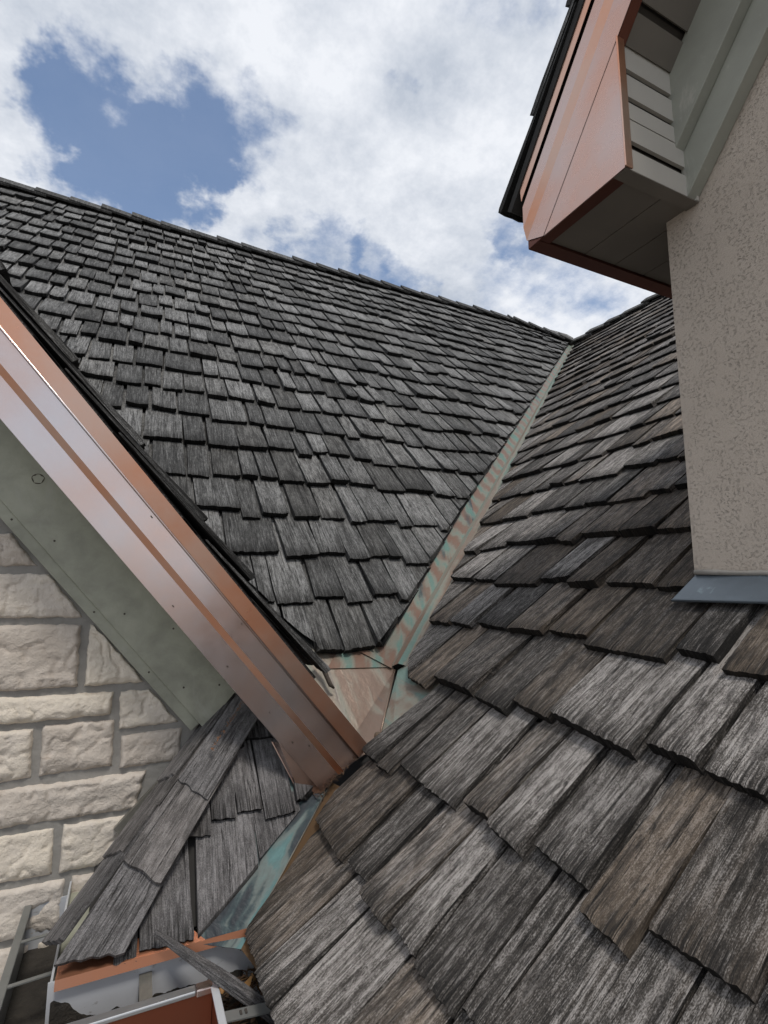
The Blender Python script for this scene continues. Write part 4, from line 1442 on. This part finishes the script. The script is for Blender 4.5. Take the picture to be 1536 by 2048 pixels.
# rake lines of the dormer, offsets square to the slope in the YZ plane
RK2 = V3((0, cR, -sR))
RN2 = V3((0, sR, cR))
def rk(off, s, x):
    q = RN2 * off + RK2 * s
    return V3((x, q.y, q.z))
def s_at_z(off, z):
    return (off * cR - z) / sR
def s_at_y(off, y):
    return (y - off * sR) / cR
S_UP = -2.2
def dstrip(o0, x0, o1, x1, e0, e1, th=0.0015):
    m = MB()
    n = 12
    tv = V3((th, 0, 0))
    for i in range(n):
        a, b = i / n, (i + 1) / n
        q = [rk(o0, S_UP + (e0 - S_UP) * a, x0), rk(o0, S_UP + (e0 - S_UP) * b, x0), rk(o1, S_UP + (e1 - S_UP) * b, x1), rk(o1, S_UP + (e1 - S_UP) * a, x1)]
        m.face(list(reversed(q)))
        m.face([p + tv for p in q])
    return m
YE = 1.022
O_LOW, O_S1, O_S0, O_SEAM, O_DB, O_DT = 1.312, 1.376, 1.398, 1.436, 1.446, 1.478
for nm, o0, x0, o1, x1, mt, z_end in (
        ('fascia_lower_face', O_LOW, XF, O_S1, XF, 'copper_dormer', True),
        ('fascia_bevel', O_S1, XF, O_S0, XF - 0.010, 'copper_bright', True),
        ('fascia_upper_face', O_S0, XF - 0.010, O_SEAM, XF - 0.010, 'copper_dormer', False),
        ('fascia_seam', O_SEAM, XF - 0.010, O_DB, XF - 0.004, 'copper_shaded', False),
        ('drip_edge', O_DB, XF - 0.014, O_DT, XF - 0.018, 'copper_bright', False)):
    def endp(o):
        return min(s_at_z(o, ZS), s_at_y(o, YE))
    build(nm, dstrip(o0, x0, o1, x1, endp(o0), endp(o1)), mt, dor)
# core of the barge board, triangular return plate and its copper edge
def endp(o):
    return min(s_at_z(o, ZS), s_at_y(o, YE))
m = MB()
core = [rk(O_LOW + 0.002, S_UP, XF + 0.030), rk(O_LOW + 0.002, endp(O_LOW), XF + 0.030), V3((XF + 0.030, YE - 0.002, ZS)), rk(O_DT - 0.004, endp(O_DT), XF + 0.030), rk(O_DT - 0.004, S_UP, XF + 0.030)]
m.prism(list(reversed(core)), (-0.027, 0, 0))
build('barge_core', m, 'copper_shaded', dor)
YN = 0.708
z_n = (O_LOW - YN * sR) / cR
m = MB()
plate = [V3((XF + 0.004, YN, ZS)), V3((XF + 0.004, rk(O_LOW, s_at_z(O_LOW, ZS), 0).y, ZS)), V3((XF + 0.004, YN, z_n))]
m.prism(plate, (-0.003, 0, 0))
build('return_plate', m, 'copper_dormer', dor)
m = MB()
m.aabb((XF - 0.001, YN - 0.005, ZS + 0.001), (XF + 0.022, YN - 0.0005, z_n + 0.012))
build('return_edge', m, 'copper_bright', dor, bevel=0.0015)
# near face of the return box: horizontal soffit panels
PAN = [0.905, 0.962, 0.985, 1.035, 1.080, 1.120, 1.165, 1.215]
edges = [(0.903, 0.960, 0), (0.960, 0.980, 1), (0.980, 1.034, 0), (1.036, 1.078, 0), (1.078, 1.092, 1), (1.092, 1.150, 0), (1.150, 1.164, 1), (1.164, 1.230, 0)]
for z0, z1, rec in edges:
    m = MB()
    yy = YN + (0.016 if rec else 0.004)
    m.aabb((XF + 0.0225, yy, z0 + 0.0008), (XS - 0.012, yy + 0.008, z1 - 0.0008))
    build('side_panel', m, 'groove' if rec else 'panel', dor)
m = MB()
m.aabb((XF + 0.0225, YN + 0.025, ZS + 0.001), (XS - 0.012, YN + 0.032, z_n + 0.03))
build('panel_backing', m, 'groove', dor)
m = MB()
m.aabb((XS - 0.0115, YN - 0.002, ZS + 0.002), (XS - 0.004, YN + 0.010, 1.215))
build('corner_trim', m, 'panel', dor)
# sloping soffit above it, panels across the rake
s = s_at_y(O_LOW, YN) - 0.004
k = 0
while s > S_UP:
    wdt, rec = (0.060, 0) if k % 2 == 0 else (0.018, 1)
    m = MB()
    oo = O_LOW + (0.018 if rec else 0.004)
    a, b = rk(oo, s - wdt + 0.0008, XF + 0.032), rk(oo, s - 0.0008, XF + 0.032)
    m.prism([a, b, V3((XS - 0.002, b.y, b.z)), V3((XS - 0.002, a.y, a.z))], RN2 * 0.006)
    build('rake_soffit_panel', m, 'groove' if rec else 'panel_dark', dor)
    s -= wdt
    k += 1
m = MB()
m.prism([rk(O_LOW + 0.028, S_UP, XF + 0.032), rk(O_LOW + 0.028, s_at_y(O_LOW, 0.9), XF + 0.032), rk(O_LOW + 0.028, s_at_y(O_LOW, 0.9), 2.6), rk(O_LOW + 0.028, S_UP, 2.6)], RN2 * 0.02)
build('soffit_backing', m, 'groove', dor)
# flat soffit under the return and along the far eave
xs = [XF + 0.040, 1.079, 1.193, 1.311, 1.43, 1.55, 1.67, 1.79, 1.91]
for i in range(len(xs) - 1):
    m = MB()
    m.aabb((xs[i] + 0.0015, YN + 0.034, ZS + 0.006), (xs[i + 1] - 0.0015, YE - 0.045, ZS + 0.012))
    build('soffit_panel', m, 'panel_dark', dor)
m = MB()
m.aabb((XF + 0.005, YN + 0.0335, ZS + 0.0125), (2.6, YE - 0.005, ZS + 0.018))
build('soffit_deck', m, 'groove', dor)
for nm, a, b in (('soffit_trim', (XF + 0.0045, YN + 0.033, ZS), (XF + 0.038, YE - 0.044, ZS + 0.012)),
                 ('soffit_trim', (XF + 0.0045, YN + 0.0, ZS - 0.001), (XS - 0.003, YN + 0.0325, ZS + 0.0015)),
                 ('eave_fascia', (XF + 0.0045, YE - 0.0435, ZS - 0.001), (2.6, YE - 0.002, ZS + 0.012)),
                 ('eave_fascia', (XF + 0.034, YE - 0.014, ZS + 0.0125), (2.6, YE - 0.003, ZS + 0.13))):
    m = MB()
    m.aabb(a, b)
    build(nm, m, 'panel_dark' if nm == 'soffit_trim' and a[1] < 0.73 else 'copper_shaded', dor)
# two green boards up the wall beneath the rake soffit
def dboard(o0, o1, x0, x1, y_end, z_end):
    m = MB()
    e0, e1 = min(s_at_y(o0, y_end), s_at_z(o0, z_end)), min(s_at_y(o1, y_end), s_at_z(o1, z_end))
    poly = [rk(o0, S_UP, x1), rk(o0, e0, x1)]
    if e0 < s_at_y(o0, y_end) - 1e-4:
        poly.append(V3((x1, y_end, z_end)))
    poly += [rk(o1, e1, x1), rk(o1, S_UP, x1)]
    m.prism(list(reversed(poly)), (x0 - x1, 0, 0))
    return m
build('rake_board', dboard(1.196, 1.325, XS - 0.066, XS - 0.001, 0.722, 0.92), 'green_dormer', dor, bevel=0.002)
build('rake_board', dboard(1.122, 1.195, XS - 0.038, XS - 0.001, 0.722, 0.905), 'green_dormer', dor, bevel=0.002)
# shingles of the dormer roof, their edge over the drip
rng = random.Random(8)
d = MB()
d.prism([PR.p(-(XF - 0.02), -0.02, -0.062), PR.p(-(XF - 0.02), 1.75, -0.062), PR.p(-3.0, 1.75, -0.062), PR.p(-3.0, -0.02, -0.062)][::-1], PR.n * 0.02)
build('roof_deck', d, 'deck', dor)
for k in range(8):
    t = -0.028 + 0.232 * k + (0.0 if k else 0.0)
    a = -(XF - 0.035) + rng.uniform(-0.004, 0.004)
    for j in range(4 if k < 3 else 2):
        w = rng.uniform(0.09, 0.16)
        m = shingle(PR, a - w, a - 0.006, t + rng.uniform(-.006, .006), t + rng.uniform(-.006, .006), 0.23, rng.uniform(0.014, 0.018), rng, nc=6, length=2.0, base=-0.040, jag=0.004, lift=0.002)
        build('shingle', m, 'shake_grey', dor)
        a -= w

# lead apron at the foot of the stucco
ap = thing('apron_flashing', 'blue-grey lead apron flashing at the foot of the stucco wall', 'flashing', (1.12, 0.7, -0.03))
m = MB()
A0, A1 = 0.812, -0.9
pts = [V3((1.096, A0 - 0.006, B_z(1.096) + 0.011)), V3((1.168, A0 - 0.022, B_z(1.168) + 0.013)), V3((1.168, A1, B_z(1.168) + 0.013)), V3((1.096, A1, B_z(1.096) + 0.011))]
m.prism(pts[::-1] if (pts[1] - pts[0]).cross(pts[2] - pts[0]).z < 0 else pts, (0, 0, 0.003))
build('sheet', m, 'lead', ap, bevel=0.001)
m = MB()
m.tube([pts[0] + V3((0, 0, 0.001)), pts[3] + V3((0, 0, 0.001))], [0.0028, 0.0028], 8)
build('hem', m, 'lead', ap, smooth=True)
m = MB()
rg = random.Random(6)
cp = [V3((1.160, 0.790 - 0.045 * i, B_z(1.160) + 0.020 + rg.uniform(-0.003, 0.004))) for i in range(14)]
m.tube(cp, [rg.uniform(0.004, 0.008) for _ in cp], 7, wob=0.3, rng=rg)
build('caulk_bead', m, 'caulk', ap, smooth=True)

# ------------------------------------------------------------------ loose things
# weathered stick across the gutter
m = MB()
rg = random.Random(9)
a, b = V3((0.090, 1.190, -0.648)), V3((0.300, 1.085, -0.800))
a = V3((0.085, 1.196, -0.655))
dv = (b - a)
sd = dv.cross(V3((0, 0, 1))).normalized()
u2 = sd.cross(dv).normalized()
secs = []
for i in range(9):
    f = i / 8
    w = 0.0055 + 0.0065 * min(1, f * 1.6)
    h = 0.0040 + 0.004 * min(1, f * 2)
    c = a + dv * f + u2 * (0.004 * math.sin(f * 3.0)) + sd * 0.002 * math.sin(f * 5)
    secs.append([c - sd * w - u2 * h, c + sd * w - u2 * h, c + sd * w * 0.9 + u2 * h, c - sd * w * 0.9 + u2 * h])
for i in range(8):
    for k in range(4):
        j = (k + 1) % 4
        m.face([secs[i][k], secs[i][j], secs[i + 1][j], secs[i + 1][k]], [(k * .012, i * .035), (k * .012 + .012, i * .035), (k * .012 + .012, i * .035 + .035), (k * .012, i * .035 + .035)], (0.35, 0.2, 0.2))
m.face(list(reversed(secs[0]))); m.face(secs[-1])
o = build('stick', m, 'shake_mid', None, base=(0.19, 1.14, -0.74), bevel=0.0015)
tag(o, 'grey weathered stick lying across the gutter', 'stick')

# leaf litter in the corner of the gutter
rg = random.Random(19)
m = MB()
for i in range(420):
    x, y = rg.uniform(0.195, 0.300), rg.uniform(1.075, 1.198)
    z = -0.835 + 0.062 * max(0.1, 1 - ((x - 0.275) ** 2 / 0.006 + (y - 1.165) ** 2 / 0.008)) + rg.uniform(0, 0.012)
    d_ = V3((rg.uniform(-1, 1), rg.uniform(-1, 1), rg.uniform(-0.3, 0.5))).normalized()
    q = d_.orthogonal().normalized()
    q.rotate(__import__('mathutils').Quaternion(d_, rg.uniform(0, 6.28)))
    L_, W_ = rg.uniform(0.005, 0.014), rg.uniform(0.0015, 0.0045)
    c = V3((x, y, z))
    bow = d_.cross(q) * W_ * 0.6
    p0, p1 = c - d_ * L_, c + d_ * L_
    m.face([p0, c - q * W_ + bow, p1, c + q * W_ + bow])
o = build('leaf_litter', m, 'litter', None, base=(0.25, 1.15, -0.82), kind='stuff')
o['label'] = 'dark brown leaf litter heaped in the gutter corner'
o['category'] = 'leaf litter'

def leaf(c, d_, up_, L_, W_, curl):
    m = MB()
    d_ = V3(d_).normalized(); up_ = V3(up_)
    sdv = d_.cross(up_).normalized(); up_ = sdv.cross(d_).normalized()
    n = 6
    rows = []
    for i in range(n + 1):
        f = i / n
        w = W_ * math.sin(math.pi * (0.06 + 0.90 * f)) ** 0.8
        cc = V3(c) + d_ * (L_ * (f - 0.5)) + up_ * (curl * (f - 0.5) ** 2)
        rows.append([cc - sdv * w + up_ * w * 0.45, cc, cc + sdv * w + up_ * w * 0.45])
    for i in range(n):
        for k in range(2):
            q = [rows[i][k], rows[i][k + 1], rows[i + 1][k + 1], rows[i + 1][k]]
            m.face(q)
            m.face([p - up_ * 0.0006 for p in reversed(q)])
    return m
for c, d_, up_, L_, W_, curl, lab in (
        ((0.226, 1.166, -0.775), (0.2, 0.5, 1.0), (1, -0.6, 0.2), 0.036, 0.008, 0.15, 'upright tan dry leaf in the gutter beside the stick'),
        ((0.246, 1.150, -0.776), (1, 0.35, 0.25), (0, -0.5, 1), 0.036, 0.009, 0.1, 'flat orange-tan dry leaf on the gutter litter, nearest the stick'),
        ((0.266, 1.172, -0.768), (0.7, -0.7, 0.1), (0.1, -0.5, 1), 0.030, 0.005, -0.15, 'thin yellow dry leaf against the shake eave in the gutter'),
        ((0.212, 1.176, -0.782), (1, -0.1, 0.2), (0, -0.4, 1), 0.022, 0.006, 0.1, 'small tan dry leaf tucked under the upper stick')):
    o = build('dry_leaf', leaf(c, d_, up_, L_, W_, curl), 'leaf', None, base=c, smooth=True)
    tag(o, lab, 'leaf', 'dry leaves in the gutter')

# curled dark twig on the pan and a husk at its tip
m = MB()
tw = [A_at(0.545, 1.655, 0.006), A_at(0.556, 1.640, 0.012), A_at(0.566, 1.625, 0.010), A_at(0.571, 1.608, 0.006), A_at(0.577, 1.592, 0.002), A_at(0.588, 1.586, -0.004)]
rg = random.Random(2)
m.tube(tw, [0.007, 0.0105, 0.0085, 0.0070, 0.0062, 0.0035], 9, wob=0.22, rng=rg)
tag(build('twig', m, 'bark', None, base=tuple(tw[3]), smooth=True), 'short curled dark twig lying on the copper pan by the rake', 'twig')
m = MB()
hc = V3((0.660, 1.424, -0.418))
prevr = None
rings = []
for i in range(7):
    th_ = math.pi * i / 6
    ring = [hc + V3((math.sin(th_) * math.cos(2 * math.pi * j / 10), math.sin(th_) * math.sin(2 * math.pi * j / 10), math.cos(th_))) * 0.0115 * (1 + 0.16 * mnoise.noise(V3((i * 1.7, j * 1.3, 0)))) for j in range(10)]
    rings.append(ring)
for i in range(6):
    for j in range(10):
        k = (j + 1) % 10
        m.face([rings[i][j], rings[i + 1][j], rings[i + 1][k], rings[i][k]])
tag(build('seed_husk', m, 'husk', None, base=tuple(hc), smooth=True), 'round brown seed husk at the tip of the copper pan', 'husk')
# needles gathered along the rake's foot and on the top hip board
def needles(spots, n, spread, seed, Lr):
    m = MB()
    rg = random.Random(seed)
    for _ in range(n):
        i = rg.randrange(len(spots) - 1)
        p = spots[i].lerp(spots[i + 1], rg.random()) + V3((rg.gauss(0, spread), rg.gauss(0, spread), abs(rg.gauss(0, 0.0015))))
        d_ = V3((rg.uniform(-1, 1), rg.uniform(-1, 1), rg.uniform(-0.2, 0.4))).normalized() * rg.uniform(*Lr)
        q = V3((-d_.y, d_.x, 0)).normalized() * 0.0009
        m.face([p - d_ - q, p + d_ - q, p + d_ + q, p - d_ + q])
    return m
sp = [B_at(0.47, 1.372, 0.008), B_at(0.56, 1.372, 0.008), B_at(0.615, 1.375, 0.006)]
o = build('needle_litter', needles(sp, 150, 0.004, 4, (0.002, 0.009)), 'litter', None, base=tuple(sp[1]), kind='stuff')
o['label'] = 'fine needle litter packed along the foot of the copper rake'; o['category'] = 'needle litter'
hs_ = [H0 + HD * s_ + V3((0.026, -0.026, 0)) * 1.0 + PD.n * 0.028 for s_ in (0.50, 0.58, 0.64, 0.68)]
o = build('needle_litter', needles(hs_, 110, 0.0028, 5, (0.001, 0.005)), 'needles', None, base=tuple(hs_[1]), kind='stuff')
o['label'] = 'rusty orange needle crumbs on the topmost hip board'; o['category'] = 'needle litter'
